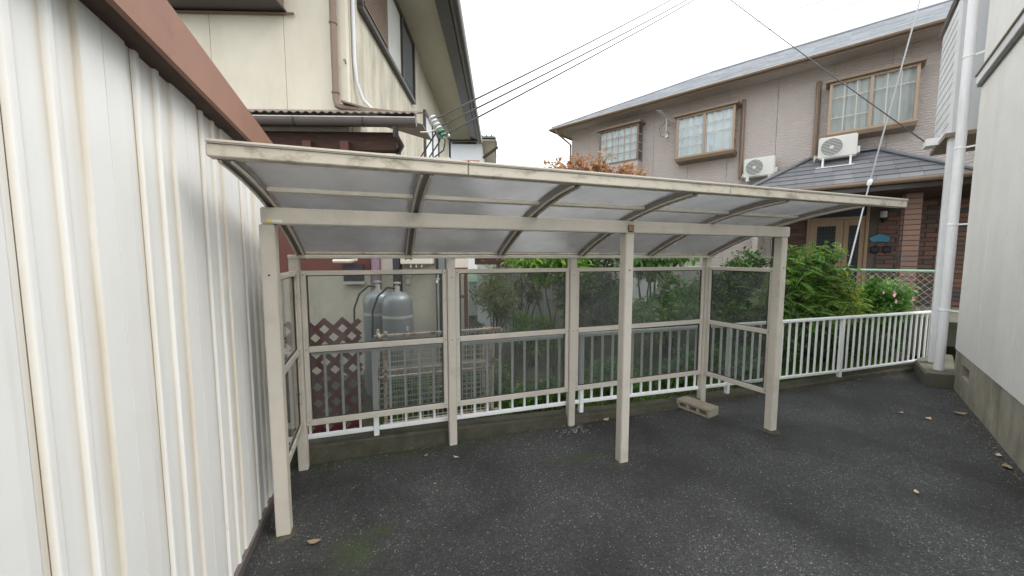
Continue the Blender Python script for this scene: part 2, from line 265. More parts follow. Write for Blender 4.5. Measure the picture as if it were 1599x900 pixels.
MT['leaf_mid'] = leaf_mat('mid_green_leaves', (0.059, 0.143, 0.034), (0.143, 0.302, 0.067), (0.336, 0.554, 0.118))
MT['leaf_bright'] = leaf_mat('bright_green_leaves', (0.062, 0.15, 0.025), (0.163, 0.325, 0.05), (0.375, 0.537, 0.088), .45)
MT['leaf_fern'] = leaf_mat('feathery_leaves', (0.104, 0.26, 0.064), (0.252, 0.487, 0.096), (0.6, 0.6, 0.079), .45)
MT['leaf_red'] = leaf_mat('autumn_leaves', (.26, .10, .06), (.42, .22, .12), (.55, .40, .20), .45)
MT['leaf_olive'] = leaf_mat('olive_leaves', (0.072, 0.108, 0.036), (0.168, 0.228, 0.072), (0.384, 0.432, 0.192), .35)
MT['grass'] = leaf_mat('grass', (0.036, 0.09, 0.014), (0.102, 0.204, 0.036), (0.264, 0.372, 0.084), .4)

# ------------------------------------------------------------------ building helpers
BASE = {}           # object -> frame base its vertices are relative to
FR = R(29); FL = R(-17.47)
def rot2(p, a):
    c, s = math.cos(a), math.sin(a); return (p[0] * c - p[1] * s, p[0] * s + p[1] * c, p[2])
def tagp(o, label=None, cat=None, group=None, kind=None):
    if label: o['label'] = label
    if cat: o['category'] = cat
    if group: o['group'] = group
    if kind: o['kind'] = kind
    return o
def thing(name, label, cat, base, a=0.0, group=None):
    o = bpy.data.objects.new(name, None); COL.objects.link(o); o.empty_display_size = .1
    o.location = rot2(base, a); o.rotation_euler = (0, 0, a); BASE[o.name] = Vector(base)
    return tagp(o, label, cat, group)

class MB:
    def __init__(s): s.v = []; s.f = []; s.attr = None
    def add(s, vs, fs):
        k = len(s.v); s.v += [tuple(q) for q in vs]; s.f += [tuple(i + k for i in f) for f in fs]; return s
    def box(s, x0, x1, y0, y1, z0, z1):
        x0, x1 = min(x0, x1), max(x0, x1); y0, y1 = min(y0, y1), max(y0, y1); z0, z1 = min(z0, z1), max(z0, z1)
        return s.add([(x0, y0, z0), (x1, y0, z0), (x1, y1, z0), (x0, y1, z0), (x0, y0, z1), (x1, y0, z1), (x1, y1, z1), (x0, y1, z1)],
              [(3, 2, 1, 0), (4, 5, 6, 7), (0, 1, 5, 4), (1, 2, 6, 5), (2, 3, 7, 6), (3, 0, 4, 7)])
    def bar(s, a, b, w, h, up=(0, 0, 1)):
        a, b = Vector(a), Vector(b); d = (b - a).normalized(); u = Vector(up); sx = d.cross(u).normalized(); u = sx.cross(d)
        vs = []
        for p in (a, b):
            for i, j in ((-1, -1), (1, -1), (1, 1), (-1, 1)): vs.append(p + sx * w / 2 * i + u * h / 2 * j)
        return s.add(vs, [(0, 1, 2, 3), (7, 6, 5, 4), (0, 4, 5, 1), (1, 5, 6, 2), (2, 6, 7, 3), (3, 7, 4, 0)])
    def tube(s, pts, r, n=8, cap=True):
        pts = [Vector(p) for p in pts]; rs = r if isinstance(r, (list, tuple)) else [r] * len(pts); k = len(s.v); prev = None
        for i, p in enumerate(pts):
            d = ((pts[min(i + 1, len(pts) - 1)]) - pts[max(i - 1, 0)]).normalized()
            if prev is None: x = d.orthogonal().normalized()
            else: x = (prev - d * prev.dot(d)).normalized()
            prev = x; y = d.cross(x)
            for j in range(n):
                a = 2 * math.pi * j / n; s.v.append(tuple(p + (x * math.cos(a) + y * math.sin(a)) * rs[i]))
        for i in range(len(pts) - 1):
            for j in range(n):
                s.f.append((k + i * n + j, k + i * n + (j + 1) % n, k + (i + 1) * n + (j + 1) % n, k + (i + 1) * n + j))
        if cap: s.f.append(tuple(k + j for j in range(n))[::-1]); s.f.append(tuple(k + (len(pts) - 1) * n + j for j in range(n)))
        return s
    def lathe(s, c, prof, n=20):
        k = len(s.v); c = Vector(c)
        for r, z in prof:
            for j in range(n):
                a = 2 * math.pi * j / n; s.v.append((c.x + r * math.cos(a), c.y + r * math.sin(a), c.z + z))
        for i in range(len(prof) - 1):
            for j in range(n): s.f.append((k + i * n + j, k + i * n + (j + 1) % n, k + (i + 1) * n + (j + 1) % n, k + (i + 1) * n + j))
        s.f.append(tuple(k + j for j in range(n))[::-1]); s.f.append(tuple(k + (len(prof) - 1) * n + j for j in range(n)))
        return s
    def prism(s, poly, z0, z1):
        n = len(poly); ar = sum(poly[i][0] * poly[(i + 1) % n][1] - poly[(i + 1) % n][0] * poly[i][1] for i in range(n))
        if ar < 0: poly = poly[::-1]
        vs = [(x, y, z0) for x, y in poly] + [(x, y, z1) for x, y in poly]
        return s.add(vs, [tuple(range(n))[::-1], tuple(range(n, 2 * n))] + [(i, (i + 1) % n, n + (i + 1) % n, n + i) for i in range(n)])
    def slab(s, quad, th):
        """quad of 3-D points given thickness th along -normal"""
        q = [Vector(p) for p in quad]; nn = (q[1] - q[0]).cross(q[2] - q[0]).normalized(); n = len(q)
        vs = q + [p - nn * th for p in q]
        return s.add(vs, [tuple(range(n)), tuple(range(n, 2 * n))[::-1]] + [(i, n + i, n + (i + 1) % n, (i + 1) % n) for i in range(n)])
    def mesh(s, name, base=(0, 0, 0), bevel=0, seg=1, smooth=False):
        me = bpy.data.meshes.new(name); b = Vector(base)
        me.from_pydata([tuple(Vector(p) - b) for p in s.v], [], s.f); me.validate()
        if bevel:
            bm = bmesh.new(); bm.from_mesh(me)
            ed = [e for e in bm.edges if len(e.link_faces) == 2 and e.calc_face_angle(0) > .5]
            bmesh.ops.bevel(bm, geom=ed, offset=bevel, segments=seg, affect='EDGES', clamp_overlap=True); bm.to_mesh(me); bm.free()
        if smooth:
            for p in me.polygons: p.use_smooth = True
            try: me.set_sharp_from_angle(angle=R(40))
            except Exception: pass
        return me
    def build(s, name, m, parent=None, bevel=0, seg=1, smooth=False, base=None, a=0.0, label=None, cat=None, group=None, kind=None):
        b = BASE[parent.name] if parent else Vector(base or (0, 0, 0))
        me = s.mesh(name, b, bevel, seg, smooth); o = bpy.data.objects.new(name, me); COL.objects.link(o)
        me.materials.append(MT[m] if isinstance(m, str) else m)
        BASE[o.name] = b
        if parent: o.parent = parent
        else: o.location = rot2(b, a); o.rotation_euler = (0, 0, a)
        return tagp(o, label, cat, group, kind)
def inst(name, me, parent, loc, rot=(0, 0, 0), scale=(1, 1, 1)):
    """a piece that shares mesh data; loc in frame coordinates"""
    o = bpy.data.objects.new(name, me); COL.objects.link(o); o.parent = parent
    o.location = Vector(loc) - BASE[parent.name]; o.rotation_euler = rot; o.scale = scale; BASE[o.name] = BASE[parent.name]
    return o
def B(*a): return MB().box(*a)
def lerp(a, b, t): return a + (b - a) * t

# ------------------------------------------------------------------ the ground
random.seed(3)
g = MB().add([(-600, -600, -.06), (600, -600, -.06), (600, 600, -.06), (-600, 600, -.06)], [(0, 1, 2, 3)])
g.build('ground', 'soil', kind='structure')
lot = MB(); NX, NY = 110, 80
for j in range(NY + 1):
    for i in range(NX + 1):
        x = lerp(-3, 9.5, i / NX); y = lerp(-4, 3.42, j / NY)
        lot.v.append((x, y, -.004 + .004 * math.sin(2.1 * x + .7) * math.cos(1.7 * y) + .002 * math.sin(5 * x + 3 * y)))
for j in range(NY):
    for i in range(NX):
        k = j * (NX + 1) + i; lot.f.append((k, k + 1, k + NX + 2, k + NX + 1))
lot.build('asphalt_lot', 'asphalt', smooth=True, kind='structure')
def gz(x, y):   # garden terrain
    e1 = x * math.cos(FR) + y * math.sin(FR)
    h = .02 + .10 * max(0, min(1, (y - 3.6) / 2.5)) + .42 * max(0, min(1, (e1 - 6.9) / 1.6)) * max(0, min(1, (y - 3.3) / .6))
    return h + .03 * math.sin(3 * x) * math.cos(2.3 * y)
gt = MB(); NX, NY = 120, 90
for j in range(NY + 1):
    for i in range(NX + 1):
        x = lerp(-6, 24, i / NX); y = lerp(3.38, 26, (j / NY) ** 1.6); gt.v.append((x, y, gz(x, y)))
for j in range(NY):
    for i in range(NX):
        k = j * (NX + 1) + i; gt.f.append((k, k + 1, k + NX + 2, k + NX + 1))
gt.build('garden_ground', 'soil', smooth=True, kind='structure')
def fy(x): return lerp(3.30, 3.13, (x + 1) / 8.2)            # fence line
kb = MB(); xs = [-2.2, -1, 0, .6, 1.3, 2, 2.7, 3.4, 4.2, 5, 6, 7.7]
for x in xs:
    h = lerp(.135, .05, max(0, min(1, (x - .3) / 2.4))); y = fy(x)
    j = random.uniform(-.012, .012)
    kb.v += [(x, y - .075 + j, -.03), (x, y - .06 + j, h - .015), (x, y - .045, h), (x, y + .09, h + .004), (x, y + .10, -.03)]
for i in range(len(xs) - 1):
    for q in range(4): kb.f.append((i * 5 + q, (i + 1) * 5 + q, (i + 1) * 5 + q + 1, i * 5 + q + 1))
kb.f += [(4, 3, 2, 1, 0), tuple(len(kb.v) - 5 + q for q in range(5))]
kb.f = [f[::-1] for f in kb.f]
kb.build('kerb', 'kerb', kind='structure')

# ------------------------------------------------------------------ left shed with ribbed white sheets
shed = thing('ribbed_shed', 'white ribbed metal shed with brown roof fascia filling the left edge', 'shed', (-.75, 1.4, 0))
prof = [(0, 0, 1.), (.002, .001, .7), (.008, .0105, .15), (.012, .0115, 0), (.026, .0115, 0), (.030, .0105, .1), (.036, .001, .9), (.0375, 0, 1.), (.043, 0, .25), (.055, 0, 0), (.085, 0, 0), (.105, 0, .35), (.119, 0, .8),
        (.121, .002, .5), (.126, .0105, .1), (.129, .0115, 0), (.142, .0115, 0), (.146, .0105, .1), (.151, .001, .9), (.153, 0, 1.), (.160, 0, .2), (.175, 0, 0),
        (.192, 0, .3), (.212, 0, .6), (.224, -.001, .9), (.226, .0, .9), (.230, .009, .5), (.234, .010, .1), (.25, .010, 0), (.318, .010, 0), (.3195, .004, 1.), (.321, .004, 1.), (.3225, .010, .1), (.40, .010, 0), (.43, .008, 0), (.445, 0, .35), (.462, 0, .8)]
PER = .465
k0 = 1.12 - 6 * PER
def zlo(y): return 2.33 - .045 * (y - 1.33)
def zhi(y): return 2.512 - .09 * (y - 1.63)
for k in range(11):
    y0 = k0 + k * PER; mb = MB(); st = []
    pts = [(y0 + d * (PER - .003) / .462, -.750 + x, s) for d, x, s in prof]
    pts = [p for p in pts if p[0] < 3.12]
    if len(pts) < 3: continue
    zz = [.055, .3, .8, 1.4, 2.0, None]
    for z in zz:
        for (y, x, s) in pts: mb.v.append((x, y, zlo(y) + .035 if z is None else z)); st.append(s)
    n = len(pts)
    for i in range(len(zz) - 1):
        for j in range(n - 1): mb.f.append((i * n + j, i * n + j + 1, (i + 1) * n + j + 1, (i + 1) * n + j))
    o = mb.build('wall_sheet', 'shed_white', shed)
    at = o.data.attributes.new('stain_shade', 'FLOAT', 'POINT')  # rib stains, widened by soft beige shading painted along the valleys
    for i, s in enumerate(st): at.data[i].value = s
B(-.93, -.755, k0, 3.12, 0.0, 2.24).build('wall_core', 'label_white', shed)
MB().bar((-.742, k0, .035), (-.742, 3.12, .035), .03, .05).build('base_flashing', 'grey_gutter', shed)
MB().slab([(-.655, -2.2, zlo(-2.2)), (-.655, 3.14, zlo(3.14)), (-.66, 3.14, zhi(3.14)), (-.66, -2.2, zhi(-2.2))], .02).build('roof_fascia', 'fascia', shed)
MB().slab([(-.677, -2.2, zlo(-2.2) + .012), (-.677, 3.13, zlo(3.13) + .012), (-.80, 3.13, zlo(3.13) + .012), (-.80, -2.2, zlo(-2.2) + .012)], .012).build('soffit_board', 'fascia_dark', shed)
MB().slab([(-.68, -2.2, zhi(-2.2) - .012), (-.68, 3.13, zhi(3.13) - .012), (-4.2, 3.13, zhi(3.13) + .6), (-4.2, -2.2, zhi(-2.2) + .6)], .02).build('roof_sheet', 'corr', shed)
B(-4.2, -.94, 3.06, 3.115, 0, 2.24).build('end_wall', 'red_wood', shed)

# ------------------------------------------------------------------ bicycle shelter (carport)
YF, YB = 2.436, 3.18
sh = thing('bicycle_shelter', 'beige aluminium bicycle shelter with curved frosted roof on the asphalt', 'shelter', (1.4, 2.4, 0))
def S(y): return 2.045 - .06 * (y - 1.8) - .16 * (y - 1.8) ** 2
XL, XM, XR = -.598, 1.79, 3.47
PW = .0375
random.seed(4)
def footing(x, y, r):  # low dark mound added for contact darkening where each front post meets the ground
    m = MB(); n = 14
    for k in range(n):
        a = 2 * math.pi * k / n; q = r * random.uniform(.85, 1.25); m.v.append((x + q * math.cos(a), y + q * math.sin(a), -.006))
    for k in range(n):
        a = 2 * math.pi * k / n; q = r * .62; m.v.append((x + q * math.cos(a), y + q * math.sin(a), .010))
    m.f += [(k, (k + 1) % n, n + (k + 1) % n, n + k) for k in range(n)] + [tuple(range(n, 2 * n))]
    m.build('contact_dark_ring', 'kerb', sh, smooth=True)
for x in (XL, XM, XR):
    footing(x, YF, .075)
    p = B(x - PW, x + PW, YF - PW, YF + PW, -.02, 1.832).build('post', 'alu', sh, bevel=.005, seg=2)
    MB().tube([(x, YF - PW - .004, 1.55), (x, YF - PW + .002, 1.55)], .006, 8).build('bolt', 'gasket', p)
XB = (-.625, .55, 1.72, 3.39)
for x in XB:
    p = B(x - .034, x + .034, YB - .034, YB + .034, -.02, 1.655).build('post', 'alu', sh, bevel=.005, seg=2)
    for z in (1.48, .94):
        MB().tube([(x, YB - .038, z), (x, YB - .03, z)], .005, 8).build('bolt', 'gasket', p)
bm_ = B(-.625, 3.525, YF - .041, YF + .041, 1.834, 1.925).build('front_beam', 'alu', sh, bevel=.006, seg=2)
for x in (XL, XM, XR):
    B(x - .030, x + .030, YF - .030, YF + .030, 1.76, 1.833).build('post_bracket', 'rib', sh)
lb = B(-.592, -.52, YF - .0435, YF - .0412, 1.842, 1.857).build('sticker', 'label_white', bm_)
B(-.590, -.568, YF - .0445, YF - .0433, 1.843, 1.856).build('sticker_logo', 'label_yellow', bm_)
B(1.762, 1.815, YF - .052, YF - .0412, 1.842, 1.895).build('joint_cap', 'tan_cap', bm_, bevel=.008, seg=2)
B(-.66, 3.46, 3.135, 3.235, 1.640, 1.668).build('rear_gutter', 'alu', sh, bevel=.004)
fa = MB()
for (x0, x1) in ((-.625, .392), (.396, 2.036), (2.040, 3.86)):
    B(x0, x1, 1.755, 1.815, 2.036, 2.085).build('front_fascia', 'alu_dirty', sh, bevel=.004)
    B(x0, x1, 1.745, 1.80, 2.0855, 2.100).build('fascia_lip', 'alu', sh, bevel=.005, seg=2)
RX = (-.575, .205, .995, 1.80, 2.60, 3.40)
NS = 14
ys = [lerp(1.80, 3.20, i / NS) for i in range(NS + 1)]
def strip(x0, x1, ys, dz0, dz1):
    m = MB(); n = len(ys)
    for y in ys:
        z = S(y); m.v += [(x0, y, z + dz0), (x1, y, z + dz0), (x1, y, z + dz1), (x0, y, z + dz1)]
    for i in range(n - 1):
        for q in range(4): m.f.append((i * 4 + q, i * 4 + (q + 1) % 4, (i + 1) * 4 + (q + 1) % 4, (i + 1) * 4 + q))
    m.f += [(3, 2, 1, 0), tuple((n - 1) * 4 + q for q in range(4))]
    return m
for i, x in enumerate(RX):
    r = strip(x - .030, x + .030, ys, -.012, .040).build('rib', 'rib', sh)
    for s in (-.021, .021):
        strip(x + s - .006, x + s + .006, ys, -.022, -.0125).build('rib_groove_bead', 'alu', r)
    strip(x - .034, x + .034, ys, .0405, .052).build('rib_cover', 'alu', r)
for i in range(5):
    x0, x1 = RX[i] + .0305, RX[i + 1] - .0305
    j = random.uniform(-.012, .012)
    strip(x0, x1, [2.222 + j, 2.238 + j, 2.254 + j], -.004, .016).build('purlin', 'alu', sh)
    strip(x0, x1, [lerp(1.818, 2.237 + j, t / 5) for t in range(6)], .018, .021).build('roof_pane', 'roof_sheet', sh)
    strip(x0, x1, [lerp(2.239 + j, 3.15, t / 8) for t in range(9)], .018, .021).build('roof_pane', 'roof_sheet', sh)
    strip(x0, x1, [3.152, 3.20], .006, .030).build('rear_strip', 'alu_dirty', sh)
def screen(p0, p1, mossy=False):
    """framed screen between two points, plane vertical"""
    a, b = Vector((*p0, 0)), Vector((*p1, 0)); d = (b - a).normalized(); m = MB(); z0, z1, zm = .335, 1.548, .94
    nrm = Vector((-d.y, d.x, 0))
    fr = 'alu_dirty' if mossy else 'alu'
    sts = [MB().bar(q + Vector((0, 0, z0)), q + Vector((0, 0, z1)), .036, .03, up=nrm).build('screen_stile', fr, sh, bevel=.003) for q in (a + d * .018, b - d * .018)]
    for z, h in ((z0 + .024, .048), (zm, .046), (z1 - .018, .036)):
        MB().bar(a + d * .0365 + Vector((0, 0, z)), b - d * .0365 + Vector((0, 0, z)), .032, h).build('screen_rail', 'alu_dirty' if mossy and z < zm else 'alu', sh, bevel=.003)
    for lo, hi in ((z0 + .049, zm - .024), (zm + .024, z1 - .037)):
        g0 = a + d * .044; g1 = b - d * .044
        q = [g0 + Vector((0, 0, lo)), g1 + Vector((0, 0, lo)), g1 + Vector((0, 0, hi)), g0 + Vector((0, 0, hi))]
        pn = MB().slab(q, .004).build('pane', 'smoke', sh)
        gk = MB()
        for u, v in ((0, 1), (1, 2), (2, 3), (3, 0)): gk.bar(q[u] + nrm * .0, q[v], .010, .010, up=nrm)
        gk.build('gasket', 'gasket', pn)
    for q, f in zip((a + d * .018, b - d * .018), sts):
        for z in (z1 - .03, zm, z0 + .03):
            c = q + Vector((0, 0, z)); MB().tube([c - nrm * .018, c - nrm * .0145], .0045, 8).build('screw', 'gasket', f)
for i in range(3): screen((XB[i] + .036, YB), (XB[i + 1] - .036, YB))
screen((XL - .005, YF + PW + .002), (XB[0], YB - .036), True)
screen((XB[3], YB - .036), (XR, YF + PW + .002))

# ------------------------------------------------------------------ white fence
fe = thing('railing_fence', 'white steel railing fence on the kerb behind the shelter', 'fence', (3, fy(3), .1))
def ftop(x): return lerp(.89, .845, (x + 1) / 8.2)
def fbot(x): return lerp(.195, .125, max(0, min(1, (x - 1.5) / 4.5)))
px_ = (-2.1, -.085, 1.87, 3.80, 5.75, 7.72)
bal = MB().box(-.009, .009, -.009, .009, 0, 1).mesh('baluster'); bal.materials.append(MT['white_paint'])
for i, x in enumerate(px_):
    y = fy(x); w_ = .022
    B(x - w_, x + w_, y - w_, y + w_, .03, ftop(x) - .012 if i < 5 else ftop(x) + .01).build('fence_post', 'white_paint', fe, bevel=.004)
for x0, x1 in zip(px_, px_[1:]):
    n = int(round((x1 - x0) / .1225))
    a0 = (x0 if x0 != px_[0] else x0, fy(x0), ftop(x0)); MB().bar((x0 + .0, fy(x0), ftop(x0)), (x1 - .0015, fy(x1), ftop(x1)), .05, .036).build('top_rail', 'white_paint', fe, bevel=.008, seg=2)
    MB().bar((x0 + .023, fy(x0), fbot(x0)), (x1 - .023, fy(x1), fbot(x1)), .034, .034).build('bottom_rail', 'white_paint', fe, bevel=.006, seg=2)
    for k in range(1, n):
        x = lerp(x0, x1, k / n); z0 = lerp(fbot(x0), fbot(x1), k / n) + .014; z1 = lerp(ftop(x0), ftop(x1), k / n) - .015
        inst('baluster', bal, fe, (x, fy(x), z0), scale=(1, 1, z1 - z0))

# ------------------------------------------------------------------ concrete block and step
cb = thing('concrete_block', 'hollow concrete block lying by the shelter back right post', 'block', (3.15, 3.0, 0))
mb = MB()
bx0, bx1 = 3.0, 3.0
ang = math.atan2(-.36, .085)
blk = MB(); Lb, Wb, Hb = .37, .18, .092
# solid with three recessed cavities on the long face: built from slabs
blk.box(0, Lb, .06, Wb, 0, Hb); blk.box(0, Lb, 0, .059, Hb - .028, Hb - .0005); blk.box(0, Lb, 0, .059, 0, .022)
for k in range(4):
    xx = k * (Lb - .03) / 3; blk.box(xx, xx + .03, .001, .0595, .0225, Hb - .0285)
vr = []
for (x, y, z) in blk.v:
    c, s = math.cos(ang), math.sin(ang); vr.append((3.03 + x * c - y * s, 3.175 + x * s + y * c, z))
blk.v = vr
blk.build('block_body', 'block', cb, bevel=.003)
stp = MB().prism([(7.26, 3.07), (6.56, 2.66), (6.79, 2.475), (8.2, 3.05), (8.0, 3.25)], -.03, .165)
stp.build('concrete_step', 'concrete', base=(7.0, 2.8, 0), bevel=.012, seg=2, label='mossy concrete footing block at the white building corner under the downpipe', cat='step')

# ------------------------------------------------------------------ right white building (frame FR: x along the wall, y normal)
rb = thing('white_building', 'off white sided building with concrete base on the right edge', 'building', (5, -1.2, 0), FR)
jn = [3.5, 4.09, 5.18, 6.275, 7.22]
for a0, b0 in zip(jn, jn[1:]):
    B(a0 + .004, b0 - .004, -1.20, -1.105, .492, 3.69).build('siding_panel', 'r_wall', rb, bevel=.004)
    B(a0 + .004, b0 - .004, -1.20, -1.105, 3.835, 6.6).build('siding_panel', 'r_wall', rb, bevel=.004)
B(3.5, 7.20, -4.5, -1.118, .5, 6.6).build('wall_core', 'joint', rb)
bd = B(3.5, 7.225, -1.20, -1.06, 3.715, 3.815).build('belt_course', 'pvc', rb, bevel=.006)
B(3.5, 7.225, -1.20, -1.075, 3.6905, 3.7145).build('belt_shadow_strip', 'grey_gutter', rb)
B(3.5, 7.225, -1.20, -1.045, 3.8155, 3.832).build('belt_flashing', 'bronze', rb)
vx0, vx1, vz0, vz1 = 6.47, 6.83, .235, .375
for q in ((1.9, vx0, -.03, .49), (vx1, 7.20, -.03, .49), (vx0, vx1, -.03, vz0), (vx0, vx1, vz1, .49)):
    pass
fd = MB().box(3.5, vx0, -1.3, -1.112, -.03, .49).box(vx1, 7.20, -1.3, -1.112, -.03, .49).box(vx0, vx1, -1.3, -1.1122, -.03, vz0).box(vx0, vx1, -1.3, -1.1122, vz1, .49)
fd = fd.build('foundation', 'r_found', rb)
B(vx0, vx1, -1.32, -1.25, vz0, vz1).build('vent_recess', 'black', fd)
vg = MB()
for k in range(7): x = lerp(vx0 + .03, vx1 - .03, k / 6); vg.box(x - .004, x + .004, -1.20, -1.19, vz0, vz1)
vg.build('vent_grille', 'grey_gutter', fd)
# downpipe and corner boards
dp = MB().tube([(7.33, -1.0, .17), (7.33, -1.0, 6.6)], .05, 14).build('downpipe', 'pvc', rb, smooth=True)
for z in (.95, 2.05, 3.0, 4.1, 5.2):
    MB().lathe((7.33, -1.0, z), [(.0505, 0), (.056, .004), (.056, .026), (.0505, .03)], 14).build('pipe_clamp', 'white_paint', dp)
    MB().bar((7.31, -1.05, z + .015), (7.20, -1.2, z + .015), .016, .02).build('clamp_arm', 'white_paint', dp)
B(7.74, 7.86, -1.06, -.95, .17, 6.6).build('corner_board', 'pvc', rb, bevel=.01, seg=2)
B(7.23, 7.58, -1.6, -1.25, .1, 6.6).build('return_wall', 'r_wall', rb)
# lap-sided box bay on the upper storey
bay = thing('lap_sided_bay', 'white lap sided box bay high on the right behind the downpipe', 'bay', (8.3, -1.1, 3.2), FR)
BX0, BX1, BY, BZ0, BZ1 = 7.72, 8.86, -.935, 3.30, 5.0
n = 13
for k in range(n):
    z0 = lerp(BZ0, BZ1, k / n); z1 = lerp(BZ0, BZ1, (k + 1) / n)
    MB().add([(BX0, BY + .007, z0), (BX1, BY + .007, z0), (BX1, BY, z1 + .012), (BX0, BY, z1 + .012), (BX0, BY - .03, z0), (BX1, BY - .03, z0), (BX1, BY - .03, z1), (BX0, BY - .03, z1)],
             [(3, 2, 1, 0), (0, 1, 5, 4), (2, 3, 7, 6), (0, 4, 7, 3), (1, 2, 6, 5), (4, 5, 6, 7)]).build('lap_board', 'pvc', bay)
B(BX0, BX1 - .01, -1.9, BY - .031, BZ0 + .005, BZ1).build('bay_box', 'white_plaster', bay)
B(BX0 - .05, BX1 + .03, -1.9, BY + .03, BZ0 - .055, BZ0 - .001).build('bay_floor_trim', 'bronze', bay)
MB().slab([(BX0 - .05, BY + .03, BZ1 + .02), (BX1 + .06, BY + .03, BZ1 + .02), (BX1 + .06, -1.9, BZ1 + .35), (BX0 - .05, -1.9, BZ1 + .35)], .05).build('bay_roof', 'corr', bay)
cbx = B(8.15, 8.42, -.915, -.78, 3.26, 3.36).build('cable_bracket', 'white_paint', bay)

# ------------------------------------------------------------------ mauve two storey house (frame FR, facade plane x = 10.94)
XF = 10.94
mh = thing('mauve_house', 'mauve grey two storey house with slate roof and bronze bay windows', 'house', (XF, 3, .5), FR)
def siding_mauve():
    m = mat('mauve_wave_siding', (0.53, 0.47, 0.44), .85, .05, 1.5, rnd=.02)
    t = m.node_tree; L = t.links.new; b = t.nodes['Principled BSDF']; co = t.nodes['Texture Coordinate']
    mp = N(t, 'ShaderNodeMapping'); mp.inputs['Rotation'].default_value = (0, 0, R(90)); L(co.outputs['Object'], mp.inputs['Vector'])
    wv = N(t, 'ShaderNodeTexWave', wave_type='BANDS', bands_direction='Z'); wv.inputs['Scale'].default_value = 6.0; wv.inputs['Distortion'].default_value = 9; wv.inputs['Detail'].default_value = 2; wv.inputs['Detail Scale'].default_value = 1.6
    L(co.outputs['Object'], wv.inputs['Vector']); bp = N(t, 'ShaderNodeBump'); bp.inputs['Strength'].default_value = .6; bp.inputs['Distance'].default_value = .014
    L(wv.outputs['Fac'], bp.inputs['Height']); L(bp.outputs['Normal'], b.inputs['Normal']); return m
MT['mauve'] = siding_mauve()
yj = [7.08, 6.40, 5.45, 4.30, 3.35, 2.40, 1.38, .40, -.50, -1.45, -2.4]
for a0, b0 in zip(yj, yj[1:]):
    z0 = 3.05 if b0 < 1.3 else .55
    B(XF, XF + .1, b0 + .004, a0 - .004, z0, 5.86).build('siding_panel', 'mauve', mh)
B(XF + .03, XF + .25, -2.4, 7.06, 3.0, 5.86).build('wall_core', 'joint', mh)
B(XF + .03, XF + .25, 1.5, 7.06, .4, 2.999).build('wall_core', 'joint', mh)
B(XF + .02, XF + 9, 6.98, 7.075, .4, 5.86).build('side_wall', 'mauve', mh)
# roof: hip, stepped shingle courses
EX, EY, EZ, SLP, DR = 10.34, 7.48, 5.87, .5, 3.8
roof = MB(); NC = 24
for k in range(NC):
    t0, t1 = k / NC, (k + 1) / NC + .004
    for face in (0, 1):
        def P(t, e, lift):
            d = DR * t
            if face == 0: return (EX + d, (EY - d) if e == 0 else -4.0, EZ + SLP * d + lift)
            return ((EX + d) if e == 0 else 20.0, EY - d, EZ + SLP * d + lift)
        q = [P(t0, 0, .042), P(t0, 1, .042), P(t1, 1, .012), P(t1, 0, .012)]
        lo = [P(t0, 0, 0), P(t0, 1, 0), P(t1, 1, 0), P(t1, 0, 0)]
        roof.add(q + lo, [(0, 1, 2, 3) if face else (3, 2, 1, 0), (0, 4, 5, 1)])
def roof_mat():
    m = mat('slate_shingle_roof', (0.36, 0.375, 0.40), .38, .16, 9)
    t = m.node_tree; L = t.links.new; b = t.nodes['Principled BSDF']; co = t.nodes['Texture Coordinate']
    mp = N(t, 'ShaderNodeMapping'); mp.inputs['Scale'].default_value = (6.3, 3.2, 0.0); L(co.outputs['Object'], mp.inputs['Vector'])
    v = N(t, 'ShaderNodeTexWhiteNoise', noise_dimensions='2D'); sn = N(t, 'ShaderNodeVectorMath', operation='FLOOR'); L(mp.outputs['Vector'], sn.inputs[0]); L(sn.outputs['Vector'], v.inputs['Vector'])
    mr = N(t, 'ShaderNodeMapRange'); mr.inputs['To Min'].default_value = .28; mr.inputs['To Max'].default_value = .52; L(v.outputs['Value'], mr.inputs['Value']); L(mr.outputs['Result'], b.inputs['Roughness'])
    src = b.inputs['Base Color'].links[0].from_socket; m7 = N(t, 'ShaderNodeMapRange'); m7.inputs['To Min'].default_value = .78; m7.inputs['To Max'].default_value = 1.2; L(v.outputs['Value'], m7.inputs['Value'])
    sc_ = N(t, 'ShaderNodeVectorMath', operation='SCALE'); L(src, sc_.inputs[0]); L(m7.outputs['Result'], sc_.inputs['Scale']); L(sc_.outputs['Vector'], b.inputs['Base Color'])
    return m
MT['roof_slate'] = roof_mat()
rf = roof.build('roof', 'roof_slate', mh)
MB().tube([(EX, EY, EZ + .03), (EX + DR, EY - DR, EZ + SLP * DR + .04)], .045, 6).build('hip_cap', 'slate_flash', rf)
MB().tube([(EX + DR, EY - DR, EZ + SLP * DR + .03), (EX + DR, -4.0, EZ + SLP * DR + .03)], .06, 6).build('ridge_cap', 'slate_flash', rf)
MB().slab([(EX + DR, -4, EZ + SLP * DR), (EX + DR, EY - DR, EZ + SLP * DR), (EX + 2 * DR, EY - 2 * DR, EZ), (EX + 2 * DR, -4, EZ)], .03).build('roof_back', 'roof_slate', rf)
sf = B(EX + .02, XF + .2, -3.2, 7.078, EZ - .05, EZ - .012).build('soffit', 'mauve', mh)
B(EX + .02, 20, 7.08, EY - .02, EZ - .05, EZ - .0125).build('soffit', 'mauve', mh)
B(EX, EX + .03, -3.2, EY, EZ - .10, EZ + .02).build('eave_fascia', 'bronze', mh)
B(EX, 20, EY - .03, EY + .0, EZ - .10, EZ + .019).build('eave_fascia', 'bronze', mh)
gut = MB()
for (a0, b0) in (((EX - .05, -3.2, EZ - .03), (EX - .05, EY + .05, EZ - .03)), ((EX - .05, EY + .05, EZ - .03), (20, EY + .05, EZ - .03))):
    gut.tube([a0, b0], .036, 10)
